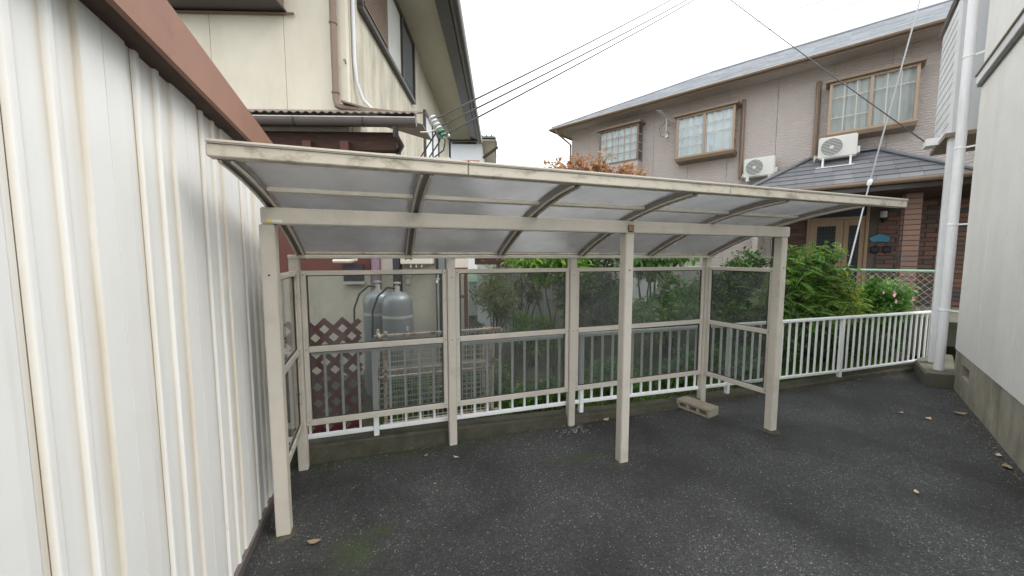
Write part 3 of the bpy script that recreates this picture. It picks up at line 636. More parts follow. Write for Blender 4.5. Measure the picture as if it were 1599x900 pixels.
gut.build('gutter', 'bronze', mh, smooth=True)
MB().tube([(EX - .085, -3.2, EZ - .012), (EX - .085, EY + .05, EZ - .012)], .009, 6).build('gutter_lip', 'muntin', mh)
# downpipes
def pipe(pts, r, m, par, nm='downpipe'): return MB().tube(pts, r, 8).build(nm, m, par, smooth=True)
pipe([(10.30, 7.28, 5.80), (10.32, 7.26, 5.70), (10.90, 7.10, 5.42), (10.90, 7.10, .5)], .035, 'bronze', mh)
pipe([(10.88, 2.07, 3.62), (10.88, 2.07, 5.44), (10.89, 2.07, 5.49), (10.96, 2.07, 5.5)], .045, 'bronze', mh)
pipe([(10.88, .64, 3.80), (10.88, .64, 5.44), (10.89, .64, 5.49), (10.96, .64, 5.5)], .045, 'bronze', mh)
def bay_window(y0, y1, z0, z1, kind):
    dx = .32; x0 = XF - dx
    w_ = MB()
    fw = .05
    w_.box(x0, x0 + fw, y0, y0 + fw, z0, z1).box(x0, x0 + fw, y1 - fw, y1, z0, z1).box(x0 + .001, x0 + fw, y0 + fw, y1 - fw, z0, z0 + fw).box(x0 + .001, x0 + fw, y0 + fw, y1 - fw, z1 - fw, z1)
    w_.box(XF - .04, XF, y0, y0 + fw, z0, z1).box(x0 + fw, XF - .04, y0 + .001, y0 + fw, z0 + .0, z0 + fw - .001).box(x0 + fw, XF - .04, y0 + .001, y0 + fw, z1 - fw, z1 - .001)
    w_.box(XF - .04, XF, y1 - fw, y1, z0, z1).box(x0 + fw, XF - .04, y1 - fw, y1 - .001, z0, z0 + fw - .001).box(x0 + fw, XF - .04, y1 - fw, y1 - .001, z1 - fw, z1 - .001)
    f = w_.build('bay_window', 'bronze_light' if kind else 'bronze', mh, bevel=.004)
    if kind != 0:
        MB().slab([(x0 - .02, y0 - .02, z0 - .001), (XF, y0 - .02, z0 - .001), (XF, y1 + .02, z0 - .001), (x0 - .02, y1 + .02, z0 - .001)], -.02)
        sb = MB(); sb.add([(x0 - .02, y0 - .02, z0 - .001), (XF, y0 - .02, z0 - .001), (XF, y1 + .02, z0 - .001), (x0 - .02, y1 + .02, z0 - .001),
                           (x0 + .0, y0 + .0, z0 - .075), (XF, y0 + .0, z0 - .11), (XF, y1, z0 - .11), (x0, y1, z0 - .075)], [(0, 1, 2, 3), (7, 6, 5, 4), (0, 4, 5, 1), (1, 5, 6, 2), (2, 6, 7, 3), (3, 7, 4, 0)])
        sb.build('bay_base', 'bronze', f)
    else:
        B(x0 + .01, XF, y0 + .01, y1 - .01, 3.0, z0 - .001).build('bay_apron', 'mauve', f)
    B(x0 - .07, XF, y0 - .07, y1 + .07, z1 + .0005, z1 + .065).build('bay_hood', 'bronze', f, bevel=.006)
    iy0, iy1, iz0, iz1 = y0 + fw, y1 - fw, z0 + fw, z1 - fw
    MB().slab([(x0 + .03, iy0, iz0), (x0 + .03, iy1, iz0), (x0 + .03, iy1, iz1), (x0 + .03, iy0, iz1)], .005).build('pane', 'win_glass', f)
    MB().slab([(x0 + fw, y0 + .02, iz0), (XF - .04, y0 + .02, iz0), (XF - .04, y0 + .02, iz1), (x0 + fw, y0 + .02, iz1)], .005).build('pane', 'win_glass', f)
    ym = (iy0 + iy1) / 2
    def munt(ys_, zs_, ya, yb):
        for y in ys_: MB().box(x0 + .018, x0 + .0295, y - .008, y + .008, iz0, iz1).build('muntin', 'muntin' if kind else 'bronze_light', f)
        for z in zs_: MB().box(x0 + .016, x0 + .0285, ya, yb, z - .008, z + .008).build('muntin', 'muntin' if kind else 'bronze_light', f)
    B(XF - .03, XF - .01, iy0, iy1, iz0, iz1).build('room_back', 'room', f)
    if kind == 0:
        munt([lerp(iy0, iy1, k / 6) for k in range(1, 6)], [lerp(iz0, iz1, k / 4) for k in range(1, 4)], iy0, iy1)
    else:
        B(x0 - .004, x0 + .035, ym - .025, ym + .025, iz0 - .01, iz1 + .01).build('meeting_stile', 'bronze_light', f)
        for ya, yb in ((iy0, ym - .025), (ym + .025, iy1)):
            far = ya > ym
            if kind == 1:
                munt([lerp(ya, yb, k / 3) for k in (1, 2)], [lerp(iz0, iz1, k / 4) for k in ((1, 2, 3) if far else (2, 3))], ya, yb)
            else:
                munt([lerp(ya, yb, k / 3) for k in (1, 2)], [lerp(iz0, iz1, .72)] + ([lerp(iz0, iz1, .3)] if far else []), ya, yb)
    for k in (1, 2, 3):
        z = lerp(iz0, iz1, k / 4); B(x0 + fw, XF - .04, y0 + .006, y0 + .016, z - .008, z + .008).build('muntin', 'muntin', f)
    # pleated curtain behind the glass
    c = MB(); ncur = 40; ca, cb_ = (iy0, iy1) if kind != 1 else (iy0, iy1)
    for k in range(ncur + 1):
        y = lerp(ca, cb_, k / ncur); x = x0 + .075 + .018 * math.sin(k * 1.35) + .008 * math.sin(k * 3.1)
        c.v += [(x, y, iz0), (x, y, iz1)]
    for k in range(ncur): c.f.append((k * 2, k * 2 + 2, k * 2 + 3, k * 2 + 1))
    c.build('curtain', 'curtain' if kind != 2 else 'curtain2', f, smooth=True)
    return f
bay_window(4.62, 5.88, 4.46, 5.50, 0)
w2 = bay_window(2.19, 3.57, 4.29, 5.37, 1)
w3 = bay_window(-.87, .44, 4.25, 5.32, 2)
B(XF - .25, XF - .16, 2.62, 2.80, 4.345, 4.52).build('box_on_sill', 'label_white', w2)

# porch: recessed brick entry and tiled hip roof
XP = 12.14
pw = B(XP + .012, XP + .2, -2.4, 1.5, .4, 3.0).build('porch_wall', 'mortar', mh)
bl, bh, gap = .30, .098, .012
def brick_mesh(L_, D_, H_, m, nm):
    me = MB().box(0, D_, 0, L_, 0, H_).mesh(nm, bevel=.004); me.materials.append(MT[m]); return me
bfull = brick_mesh(bl - gap, .03, bh - gap, 'brick', 'brick'); bhalf = brick_mesh(bl / 2 - gap, .03, bh - gap, 'brick', 'brick')
for (ya, yb) in ((-2.02, -.42), (.80, 1.40)):
    for r_ in range(23):
        z = .62 + r_ * bh; y = ya
        if r_ % 2:
            inst('brick', bhalf, pw, (XP - .018 + random.uniform(-.003, .003), y, z)); y += bl / 2
        while y + bl / 2 <= yb + .001:
            if y + bl <= yb + .001: inst('brick', bfull, pw, (XP - .018 + random.uniform(-.003, .003), y, z)); y += bl
            else: inst('brick', bhalf, pw, (XP - .018, y, z)); y += bl / 2
pil = B(10.31, 10.57, -1.02, -.79, .4, 2.9).build('brick_pillar', 'mortar', mh)
pf = MB().box(0, .03, 0, .218, 0, bh - gap).mesh('brick', bevel=.004); pf.materials.append(MT['brick_light'])
ps = MB().box(0, .125, 0, .03, 0, bh - gap).mesh('brick', bevel=.004); ps.materials.append(MT['brick'])
for r_ in range(24):
    z = .50 + r_ * bh
    inst('brick', pf, pil, (10.283, -1.02 + .006, z)); inst('brick', ps, pil, (10.315, -.787, z)); inst('brick', ps, pil, (10.447, -.787, z))
B(10.0, XP + .2, -2.4, 1.6, 2.90, 2.96).build('porch_ceiling', 'old_wood', mh)
B(10.02, XP, 1.5, 1.6, .4, 2.9).build('porch_side_wall', 'mauve', mh)
B(9.2, XP, -2.4, 1.6, .2, .60).build('porch_floor', 'concrete', mh)
# porch roof of slate tiles
PX, PZ0, PZ1, PYL, PYR = 9.75, 3.05, 3.85, .70, -.38
RUN = XF - PX; NR = 7
core = MB().add([(PX, PYL + RUN, PZ0), (PX, PYR - RUN, PZ0), (XF, PYR, PZ1), (XF, PYL, PZ1), (XF, PYL + RUN, PZ0), (XF, PYR - RUN, PZ0)],
                [(3, 2, 1, 0), (0, 4, 3), (1, 2, 5), (0, 1, 5, 4), (2, 3, 4, 5)])
pr = core.build('porch_roof', 'slate_flash', mh)
sl_len = math.hypot(RUN, PZ1 - PZ0); pit = math.atan2(PZ1 - PZ0, RUN)
tl = MB().add([(0, 0, .004), (0, .292, .004), (sl_len / NR * 1.08, .292, .002), (sl_len / NR * 1.08, 0, .002), (0, 0, .030), (0, .292, .030), (sl_len / NR * 1.08, .292, .012), (sl_len / NR * 1.08, 0, .012)],
              [(3, 2, 1, 0)[::-1], (4, 5, 6, 7)[::-1], (0, 1, 5, 4), (1, 2, 6, 5), (2, 3, 7, 6), (3, 0, 4, 7)]).mesh('roof_tile', bevel=.002)
tl.materials.append(MT['slate'])
for k in range(NR):
    t = k / NR; x = PX + RUN * t; z = PZ0 + (PZ1 - PZ0) * t; ya = PYR - RUN * (1 - t) + .02; yb = PYL + RUN * (1 - t) - .02
    y = ya + (.15 if k % 2 else 0) - .0
    while y + .1 < yb:
        wd = min(.30, yb - y) / .30
        inst('roof_tile', tl, pr, (x, y, z + .003), rot=(0, -pit, 0), scale=(1, wd, 1)); y += .30
    if k % 2: inst('roof_tile', tl, pr, (x, ya, z + .003), rot=(0, -pit, 0), scale=(1, .5, 1))
for a0, b0 in (((PX, PYL + RUN, PZ0 + .04), (XF, PYL, PZ1 + .05)), ((PX, PYR - RUN, PZ0 + .04), (XF, PYR, PZ1 + .05))):
    MB().bar(a0, b0, .16, .045).build('hip_cap', 'slate_flash', pr, bevel=.01)
MB().bar((XF - .05, PYL, PZ1 + .045), (XF - .05, PYR, PZ1 + .045), .10, .05).build('ridge_flashing', 'slate_flash', pr)
B(PX + .03, PX + .07, PYR - RUN, PYL + RUN, PZ0 - .17, PZ0 - .001).build('eave_fascia', 'dark_gutter', pr)
MB().tube([(PX - .03, PYR - RUN, PZ0 - .03), (PX - .03, PYL + RUN, PZ0 - .03)], .05, 10).build('gutter', 'bronze', pr, smooth=True)
B(PX + .08, 10.6, PYR - RUN + .1, PYL + RUN - .1, PZ0 - .19, PZ0 - .13).build('eave_soffit', 'old_wood', pr)
# front door
DY0, DY1, DZ0, DZ1 = -.375, .765, .60, 2.60
dr = MB().box(XP - .07, XP + .012, DY1 - .06, DY1, DZ0, DZ1 + .30).box(XP - .07, XP + .012, DY0, DY0 + .06, DZ0, DZ1 + .30).box(XP - .07, XP + .012, DY0 + .06, DY1 - .06, DZ1 - .04, DZ1 + .02).box(XP - .07, XP + .012, DY0 + .06, DY1 - .06, DZ1 + .24, DZ1 + .30).build('front_door', 'door_brown', mh, bevel=.006)
B(XP - .01, XP + .01, DY0 + .06, DY1 - .06, DZ1 + .02, DZ1 + .24).build('transom_pane', 'room', dr)
for ya, yb in ((.07, DY1 - .062), (DY0 + .062, .062)):
    lf = MB(); gw = .14 if yb - ya > .4 else .09
    lf.box(XP - .045, XP, ya, ya + gw, DZ0, DZ1 - .042).box(XP - .045, XP, yb - gw, yb, DZ0, DZ1 - .042).box(XP - .045, XP, ya + gw, yb - gw, DZ1 - .19, DZ1 - .042).box(XP - .045, XP, ya + gw, yb - gw, DZ0, DZ0 + .25)
    lf.build('door_leaf', 'door_brown', dr, bevel=.006)
    B(XP - .012, XP - .002, ya + gw, yb - gw, DZ0 + .25, DZ1 - .19).build('door_glass', 'room', dr)
    nb = 6 if yb - ya > .4 else 3; bars = MB()
    for k in range(1, nb): y = lerp(ya + gw, yb - gw, k / nb); bars.box(XP - .03, XP - .014, y - .006, y + .006, DZ0 + .25, DZ1 - .19)
    for k in range(1, 17): z = lerp(DZ0 + .25, DZ1 - .19, k / 17); bars.box(XP - .026, XP - .016, ya + gw, yb - gw, z - .006, z + .006)
    bars.build('door_lattice', 'navy', dr)
for z in (1.62, 1.92): B(XP - .075, XP - .046, .085, .125, z - .05, z + .05).build('door_lock', 'porcelain', dr, bevel=.006)
MB().tube([(XP - .09, .105, 1.70), (XP - .09, .105, 1.84)], .012, 8).build('door_handle', 'galv', dr)

# wall lamp, plaque, intercom boxes on the porch wall
lp = thing('porch_lamp', 'dark wall lamp with frosted shade on the brick porch wall', 'lamp', (XP - .1, -.60, 2.55), FR)
MB().lathe((XP - .10, -.60, 2.55), [(.045, 0), (.062, .01), (.062, .13), (.05, .15)], 14).build('lamp_shade', 'porcelain', lp, smooth=True)
MB().lathe((XP - .10, -.60, 2.701), [(.066, 0), (.066, .012), (.03, .03)], 14).build('lamp_cap', 'black', lp)
MB().lathe((XP - .10, -.60, 2.47), [(.03, 0), (.05, .03), (.05, .079)], 14).build('lamp_base', 'black', lp)
MB().tube([(XP - .10, -.60, 2.49), (XP - .06, -.60, 2.45), (XP - .019, -.60, 2.47)], .014, 8).build('lamp_arm', 'black', lp)
pq = MB(); k = 22; pts = []
for i in range(k):
    a = 2 * math.pi * i / k; r = 1 + .10 * math.sin(5 * a) + .06 * math.cos(3 * a + 1); pts.append((math.cos(a) * .17 * r, math.sin(a) * .085 * r))
vs_ = [(XP - .045, -.575 + p[0], 2.07 + p[1] + .02 * math.cos(p[0] * 9)) for p in pts] + [(XP - .022, -.575 + p[0], 2.07 + p[1] + .02 * math.cos(p[0] * 9)) for p in pts]
pq.add(vs_, [tuple(range(k))[::-1], tuple(range(k, 2 * k))] + [(i, (i + 1) % k, k + (i + 1) % k, k + i) for i in range(k)])
pq.build('name_plaque', 'blue_tile', base=(XP - .03, -.575, 2.07), a=FR, label='blue glazed name plaque with wavy outline on the porch bricks', cat='plaque')
for i, (y, lab) in enumerate(((-.50, 'dark square intercom box under the blue plaque, nearer the door'), (-.70, 'dark square mail slot box under the blue plaque, nearer the pillar'))):
    t = thing('intercom_box', lab, 'box', (XP - .03, y, 1.83), FR, 'boxes on the porch wall')
    B(XP - .05, XP - .022, y - .07, y + .07, 1.75, 1.90).build('box_body', 'black', t, bevel=.006); B(XP - .056, XP - .0505, y - .05, y + .05, 1.78, 1.87).build('box_face', 'navy', t)

# outdoor AC units
def ac_unit(y, z, x, label, stand):
    t = thing('air_conditioner', label, 'air conditioner', (x, y, z), FR, 'outdoor air conditioner units')
    W_, H_, D_ = .62, .44, .25; y0, y1 = y - W_ / 2, y + W_ / 2; x0, x1 = x - D_ / 2, x + D_ / 2
    bd = B(x0, x1, y0, y1, z + .06, z + .06 + H_).build('casing', 'ac_white', t, bevel=.02, seg=3)
    cy, cz, rr = y + .09, z + .06 + H_ / 2, .18
    def disc(x_, r0, r1, n=28, th=.008):
        m = MB(); k = len(m.v)
        for xx in (x_, x_ + th):
            for r_ in (r0, r1):
                for j in range(n): a = 2 * math.pi * j / n; m.v.append((xx, cy + r_ * math.cos(a), cz + r_ * math.sin(a)))
        for j in range(n):
            j2 = (j + 1) % n
            m.f += [(j, j2, n + j2, n + j), (n + j, n + j2, 3 * n + j2, 3 * n + j), (2 * n + j2, 2 * n + j, 3 * n + j, 3 * n + j2), (j2, j, 2 * n + j, 2 * n + j2)]
        return m
    disc(x0 - .006, .004, rr).build('fan_opening', 'ac_grille', t)
    disc(x0 - .014, rr - .004, rr + .016).build('grille_rim', 'ac_white', t)
    bars = MB()
    for k in range(-6, 7):
        dz = k * .030; hw = math.sqrt(max(0, rr ** 2 - dz ** 2))
        if hw > .03: bars.box(x0 - .016, x0 - .0105, cy - hw, cy + hw, cz + dz - .0045, cz + dz + .0045)
    bars.build('grille_bars', 'ac_white', t)
    disc(x0 - .018, .002, .035, 16).build('grille_hub', 'ac_white', t)
    B(x0 + .05, x1 - .06, y0 - .045, y0 + .001, z + .11, z + .24).build('valve_cover', 'ac_white', t, bevel=.008)
    for s in (-1, 1):
        yy = y + s * .22
        if stand:
            B(x0 - .02, x1 + .02, yy - .02, yy + .02, z + .03, z + .0595).build('stand_rail', 'white_paint', t)
            B(x0 - .015, x0 + .02, yy - .018, yy + .018, z - .12, z + .0295).build('stand_leg', 'white_paint', t)
            B(x1 - .02, x1 + .015, yy - .018, yy + .018, z + .0, z + .0295).build('stand_leg', 'white_paint', t)
        else: B(x0 - .01, x1 + .01, yy - .03, yy + .03, z - .03, z + .0595).build('foot', 'ac_white', t)
    if stand: B(x0 - .05, x0 - .016, y0 + .03, y1 + .02, z - .15, z - .122).build('stand_skid', 'white_paint', t)
    pipe([(x0 + .1, y1 + .0, z + .15), (x0 + .12, y1 + .05, z + .10), (x0 + .2, y1 + .07, z + .05), (x1 + .03, y1 + .06, z + .2)], .014, 'ac_white', t, 'hose')
    return t
ac_unit(.25, 3.68, 10.60, 'white outdoor air conditioner on legs on the porch roof under the right window', True)
ac_unit(1.64, 3.50, 10.70, 'white outdoor air conditioner at the left end of the porch roof', False)
# antenna on the wall
an = thing('wall_antenna', 'small grey television antenna bracketed to the mauve wall between windows', 'antenna', (10.7, 3.85, 5.2), FR)
pipe([(10.70, 3.87, 5.0), (10.70, 3.87, 5.46)], .014, 'galv', an, 'mast'); pipe([(10.70, 3.87, 5.12), (10.93, 3.87, 5.12)], .012, 'galv', an, 'bracket_arm'); pipe([(10.70, 3.87, 5.32), (10.93, 3.87, 5.32)], .012, 'galv', an, 'bracket_arm')
pipe([(10.45, 3.99, 5.62), (10.85, 3.82, 5.38)], .012, 'galv', an, 'boom')
for k in range(7):
    c = Vector((10.45, 3.99, 5.62)).lerp(Vector((10.85, 3.82, 5.38)), k / 6); l = .09 + .02 * k / 6
    pipe([c + Vector((.0, -l, -.03)), c + Vector((0, l, .03))], .007, 'galv', an, 'element')
pipe([(10.68, 3.9, 5.35), (10.66, 4.05, 5.2), (10.70, 4.0, 5.0), (10.72, 3.86, 4.95), (10.75, 3.82, 5.05)], .006, 'cable', an, 'lead_cable')
B(10.66, 10.74, 3.80, 3.88, 4.93, 5.01).build('clamp', 'galv', an)

# ------------------------------------------------------------------ chain link fence in front of the mauve house
XC = 8.62
cf = thing('chain_link_fence', 'chain link fence with pale green top rail before the brick porch', 'fence', (XC, 0, .68), FR)
CZ0, CZ1, CY0, CY1 = .74, 1.435, -1.10, 2.6
MB().tube([(XC, CY0, CZ1), (XC, CY1, CZ1)], .022, 8).build('top_rail', 'green_rail', cf, smooth=True)
for y in (CY0 + .01, .75, 2.58): MB().tube([(XC, y, .5), (XC, y, CZ1 + .02)], .024, 8).build('fence_post', 'green_rail', cf, smooth=True)
wm = MB(); dw = .10; hgt = CZ1 - CZ0 - .02; n = int((CY1 - CY0) / dw)
for k in range(-8, n + 8):
    for s in (1, -1):
        ya = CY0 + k * dw; dy = hgt * .95 * s
        t0, t1 = 0., 1.
        for (lim, sg) in ((CY0, 1), (CY1, -1)):
            pa, pb = (ya - lim) * sg, (ya + dy - lim) * sg
            if pa < 0 and pb < 0: t0 = 2
            elif pa < 0: t0 = max(t0, -pa / (pb - pa))
            elif pb < 0: t1 = min(t1, pa / (pa - pb))
        if t1 - t0 < .03: continue
        off = .003 * s
        wm.tube([(XC + off, ya + dy * t0, CZ0 + hgt * t0), (XC + off, ya + dy * t1, CZ0 + hgt * t1)], .0034, 4, False)
wm.build('wire_mesh', 'galv', cf)
B(XC - .07, XC + .08, CY0, CY1, .1, CZ0 - .01).build('concrete_base', 'concrete', cf, bevel=.01)

# ------------------------------------------------------------------ cream house at the left (frame FL: x to the right, y away)
ch = thing('cream_house', 'cream stucco house with dark eaves behind the shelter on the left', 'house', (-2, 5.1, 0), FL)
for a0, b0 in ((-5.5, -3.70), (-3.70, -2.77), (-2.77, -1.985)):
    B(a0 + .003, b0 - .003, 5.10, 5.2, 3.2, 6.58).build('wall_panel', 'cream', ch)
B(-5.5, -1.99, 5.112, 6.0, 2.9, 6.58).build('wall_core', 'joint', ch)
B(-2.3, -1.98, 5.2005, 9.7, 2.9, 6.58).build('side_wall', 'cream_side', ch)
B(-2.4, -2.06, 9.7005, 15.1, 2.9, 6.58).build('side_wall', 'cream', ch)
for a0, b0 in ((4.2, 7.6), (7.605, 11.2), (11.205, 16.3)): B(-2.06, -1.24, a0, b0, 6.585, 6.60).build('soffit_panel', 'soffit', ch)
B(-6, -2.06, 4.2, 5.3, 6.585, 6.60).build('soffit_panel', 'soffit', ch)
B(-1.24, -.98, 4.2, 16.35, 6.50, 6.76).build('eave_fascia', 'dark_gutter', ch)
MB().tube([(-.90, 4.2, 6.62), (-.90, 16.4, 6.62)], .13, 10).build('gutter', 'dark_gutter', ch, smooth=True)
MB().slab([(-.93, 4.1, 6.75), (-.93, 16.4, 6.75), (-4.0, 16.4, 8.0), (-4.0, 4.1, 8.0)][::1], .05).build('roof', 'kawara', ch)
B(-2.06, -1.02, 16.30, 16.34, 6.45, 6.70).build('barge_board', 'dark_gutter', ch)
pipe([(-.96, 16.1, 6.6), (-1.0, 16.0, 6.5), (-2.0, 15.2, 6.25), (-2.0, 15.14, 6.15), (-2.0, 15.14, 2.9)], .045, 'dark_gutter', ch)
# side wall window with louvre shutter, and the far window
wn = MB(); WY0, WY1, WZ0, WZ1 = 5.5, 8.75, 5.13, 6.35
for a0, b0, c0, d0 in ((WY0, WY0 + .06, WZ0, WZ1), (WY1 - .06, WY1, WZ0, WZ1), (WY0, WY1, WZ0 - .05, WZ0 + .02), (WY0, WY1, WZ1 - .03, WZ1 + .04), (6.62, 6.70, WZ0, WZ1), (7.68, 7.75, WZ0, WZ1)):
    wn.box(-1.979, -1.90, a0, b0, c0, d0)
wn = wn.build('side_window', 'dark_gutter', ch)
B(-1.95, -1.945, 6.70, 7.68, WZ0 + .02, WZ1 - .03).build('pane', 'curtain2', wn); B(-1.955, -1.95, 7.75, WY1 - .06, WZ0 + .02, WZ1 - .03).build('pane', 'room', wn)
B(-1.93, -1.925, 7.75, WY1 - .06, WZ0 + .02, WZ1 - .03).build('pane', 'win_glass', wn)
for k in range(26):
    z = lerp(WZ0 + .04, WZ1 - .06, k / 25); B(-1.93, -1.885, WY0 + .06, 6.62, z, z + .022).build('louvre_slat', 'bronze', wn)
B(-1.96, -1.955, WY0 + .06, 6.62, WZ0 + .02, WZ1 - .03).build('shutter_back', 'black', wn)
pipe([(-1.95, 8.3, WZ1 + .12), (-1.80, 8.3, WZ1 + .12), (-1.80, 8.3, WZ1 + .06)], .012, 'galv', ch, 'pole_bracket')
fw_ = MB().box(-2.059, -1.99, 10.3, 12.6, 3.6, 3.66).box(-2.059, -1.99, 10.3, 12.6, 5.5, 5.57).box(-2.059, -1.99, 10.3, 10.38, 3.66, 5.5).box(-2.059, -1.99, 12.52, 12.6, 3.66, 5.5).box(-2.059, -1.99, 11.4, 11.48, 3.66, 5.5).build('far_window', 'grey_gutter', ch)
B(-2.04, -2.03, 10.38, 11.4, 3.66, 5.5).build('pane', 'curtain', fw_); B(-2.045, -2.035, 11.48, 12.52, 3.66, 5.5).build('pane', 'curtain', fw_)
# shutter box on the front wall
sx = MB().box(-4.6, -2.75, 4.86, 5.098, 4.78, 5.6).build('shutter_box', 'bronze', ch, bevel=.01)
B(-4.6, -2.72, 4.84, 5.098, 4.755, 4.7795).build('shutter_bottom', 'dark_gutter', sx)
MB().tube([(-4.6, 5.07, 4.735), (-2.62, 5.07, 4.735)], .014, 6).build('ledge_rod', 'brown_pipe', ch)
# downpipe and conduit
pipe([(-2.12, 5.04, 6.5), (-2.12, 5.04, 3.68), (-2.10, 5.03, 3.60), (-2.02, 5.0, 3.56), (-1.3, 4.85, 3.43), (-1.06, 4.82, 3.40)], .042, 'brown_pipe', ch)
for z in (3.75, 4.6, 5.5): MB().lathe((-2.12, 5.04, z), [(.043, 0), (.050, .002), (.050, .022), (.043, .024)], 10).build('pipe_clamp', 'brown_pipe', ch)
co_pts = [(-1.95, 5.27, 6.5), (-1.95, 5.27, 4.25), (-1.94, 5.30, 4.0), (-1.90, 5.40, 3.82), (-1.80, 5.45, 3.72), (-1.55, 5.3, 3.60), (-1.25, 5.1, 3.52)]
pipe(co_pts, .024, 'white_plaster', ch, 'conduit')
MB().tube([(-2.0, 5.03, 4.16), (-2.0, 5.07, 4.19), (-2.0, 5.10, 4.15)], .008, 6).build('wall_hook', 'brown_pipe', ch)
# lower lean-to roof of corrugated sheet with gutter
cr = MB(); n = 190
for k in range(n + 1):
    x = lerp(-4.6, -.98, k / n); dz = .011 * math.sin(k * math.pi / 2.5)
    yb = 5.115 if x < -1.98 else 5.115
    cr.v += [(x, 4.60, 3.362 + dz), (x, 5.11, 3.565 + dz), (x, 4.60, 3.354 + dz), (x, 5.11, 3.557 + dz)]
for k in range(n): cr.f += [(4 * k, 4 * k + 4, 4 * k + 5, 4 * k + 1), (4 * k + 3, 4 * k + 7, 4 * k + 6, 4 * k + 2), (4 * k + 2, 4 * k + 6, 4 * k + 4, 4 * k)]
lr = cr.build('lean_to_roof', 'corr', ch, smooth=True)
MB().slab([(-.98, 4.9, 3.33), (-.98, 5.5, 3.33), (-2.0, 5.5, 3.62), (-2.0, 4.9, 3.62)], .02).build('lean_to_side', 'corr', lr)
B(-4.6, -1.02, 4.665, 4.69, 3.22, 3.318).build('lean_to_fascia', 'old_wood', lr)
gt_ = MB(); n = 10
for xx in (-4.6, -1.0):
    for k in range(n + 1):
        a = math.pi * (1 + k / n); gt_.v.append((xx, 4.60 + .055 * math.cos(a), 3.285 + .085 * math.sin(a) * 1.0))
for k in range(n): gt_.f.append((k, n + 1 + k, n + 2 + k, k + 1))
gt_.f += [tuple(range(n + 1)), tuple(range(2 * n + 1, n, -1))]
gt_.build('lean_to_gutter', 'grey_gutter', lr, smooth=False)
MB().tube([(-4.6, 4.545, 3.287), (-1.0, 4.545, 3.287)], .008, 6).build('gutter_lip', 'galv', lr)
for x in (-3.2, -2.42, -1.62):
    MB().tube([(x, 4.665, 3.30)] + [(x, 4.60 + .060 * math.cos(math.pi * (2 - k / 8)), 3.285 + .090 * math.sin(math.pi * (2 - k / 8))) for k in range(9)], .010, 6).build('gutter_bracket', 'dark_gutter', lr)
pipe([(-1.25, 4.60, 3.20), (-1.25, 4.62, 3.10), (-1.22, 4.75, 3.02), (-1.30, 4.9, 2.98), (-1.30, 4.93, 2.2)], .035, 'dark_gutter', lr)
B(-4.2, -1.30, 4.80, 4.92, 2.97, 3.20).build('eave_beam', 'old_wood', ch, bevel=.012)
for x in (-3.4, -2.35, -1.9): B(x - .05, x + .05, 4.70, 4.795, 2.95, 3.06).build('rafter_end', 'red_wood', ch)
# ground floor of the cream house, seen through the screens
B(-3.4, -1.72, 4.96, 5.6, 1.44, 2.95).build('ground_floor_wall', 'red_wood', ch); B(-3.4, -1.72, 4.965, 5.6, -.05, 1.4395).build('ground_floor_wall', 'cream', ch)
B(-1.72, -.66, 4.99, 5.6, -.05, 2.95).build('ground_floor_wall', 'cream', ch)
MB().tube([(-2.15, 4.85, 1.60), (-1.92, 4.85, 1.60), (-1.86, 4.84, 1.62), (-1.86, 4.84, 1.67)], .026, 8).build('drain_elbow', 'cream', ch, smooth=True)
B(-2.05, -1.80, 4.90, 4.953, 1.34, 1.56).build('window_sill_board', 'navy', ch); B(-2.05, -1.78, 4.88, 4.95, 1.30, 1.335).build('window_sill', 'galv', ch)
B(-1.68, -1.585, 4.90, 4.985, -.02, 2.9).build('porch_post', 'purple', ch, bevel=.005)
B(-1.40, -1.31, 4.86, 4.985, -.02, 2.9).build('dark_post', 'navy', ch, bevel=.005)
wb = B(-1.28, -.88, 4.78, 4.985, 1.56, 2.2).build('meter_box', 'cream', ch, bevel=.01)
for k in range(3): B(-1.16 + k * .07, -1.148 + k * .07, 4.80, 4.83, 1.52, 1.559).build('meter_peg', 'label_white', wb)
for i, z in enumerate((1.42, 1.33)): B(-1.255, -1.20, 4.965, 4.985, z - .035, z + .035).build('wall_switch', 'label_white', ch)
B(-.86, -.66, 4.94, 4.985, .2, 1.9).build('back_door', 'navy', ch); B(-.82, -.74, 4.925, 4.939, 1.45, 1.75).build('door_pane', 'slate_flash', ch)
B(-.658, -.46, 4.93, 5.3, -.02, 2.6).build('pillar_wall', 'cream', ch)
B(-.46, .35, 6.6, 7.0, 1.52, 2.5).build('rear_eave_board', 'old_wood', ch)
B(-1.2, -.45, 4.80, 5.4, 2.28, 2.34).build('canopy', 'red_wood', ch)

# faucet pole, shelf, gas cylinders
fp = thing('faucet_pole', 'thin grey standpipe with a small tap beside the gas cylinders', 'faucet', (-.77, 4.70, 0), FL)
pipe([(-.79, 4.70, 0), (-.79, 4.70, 1.46)], .012, 'galv', fp, 'standpipe'); pipe([(-.79, 4.70, 1.36), (-.79, 4.62, 1.36), (-.79, 4.60, 1.33)], .011, 'porcelain', fp, 'tap'); B(-.82, -.76, 4.655, 4.667, 1.375, 1.388).build('tap_handle', 'porcelain', fp)
sf_ = thing('red_shelf', 'dark red wooden shelf stand by the cream pillar', 'shelf', (-.55, 4.65, 0), FL)
for x in (-.64, -.44):
    for y in (4.60, 4.75): B(x - .015, x + .015, y - .015, y + .015, .02, 1.52).build('leg', 'red_wood', sf_)
for z in (.7, 1.15, 1.50): B(-.66, -.42, 4.58, 4.77, z, z + .02).build('shelf_board', 'red_wood', sf_)
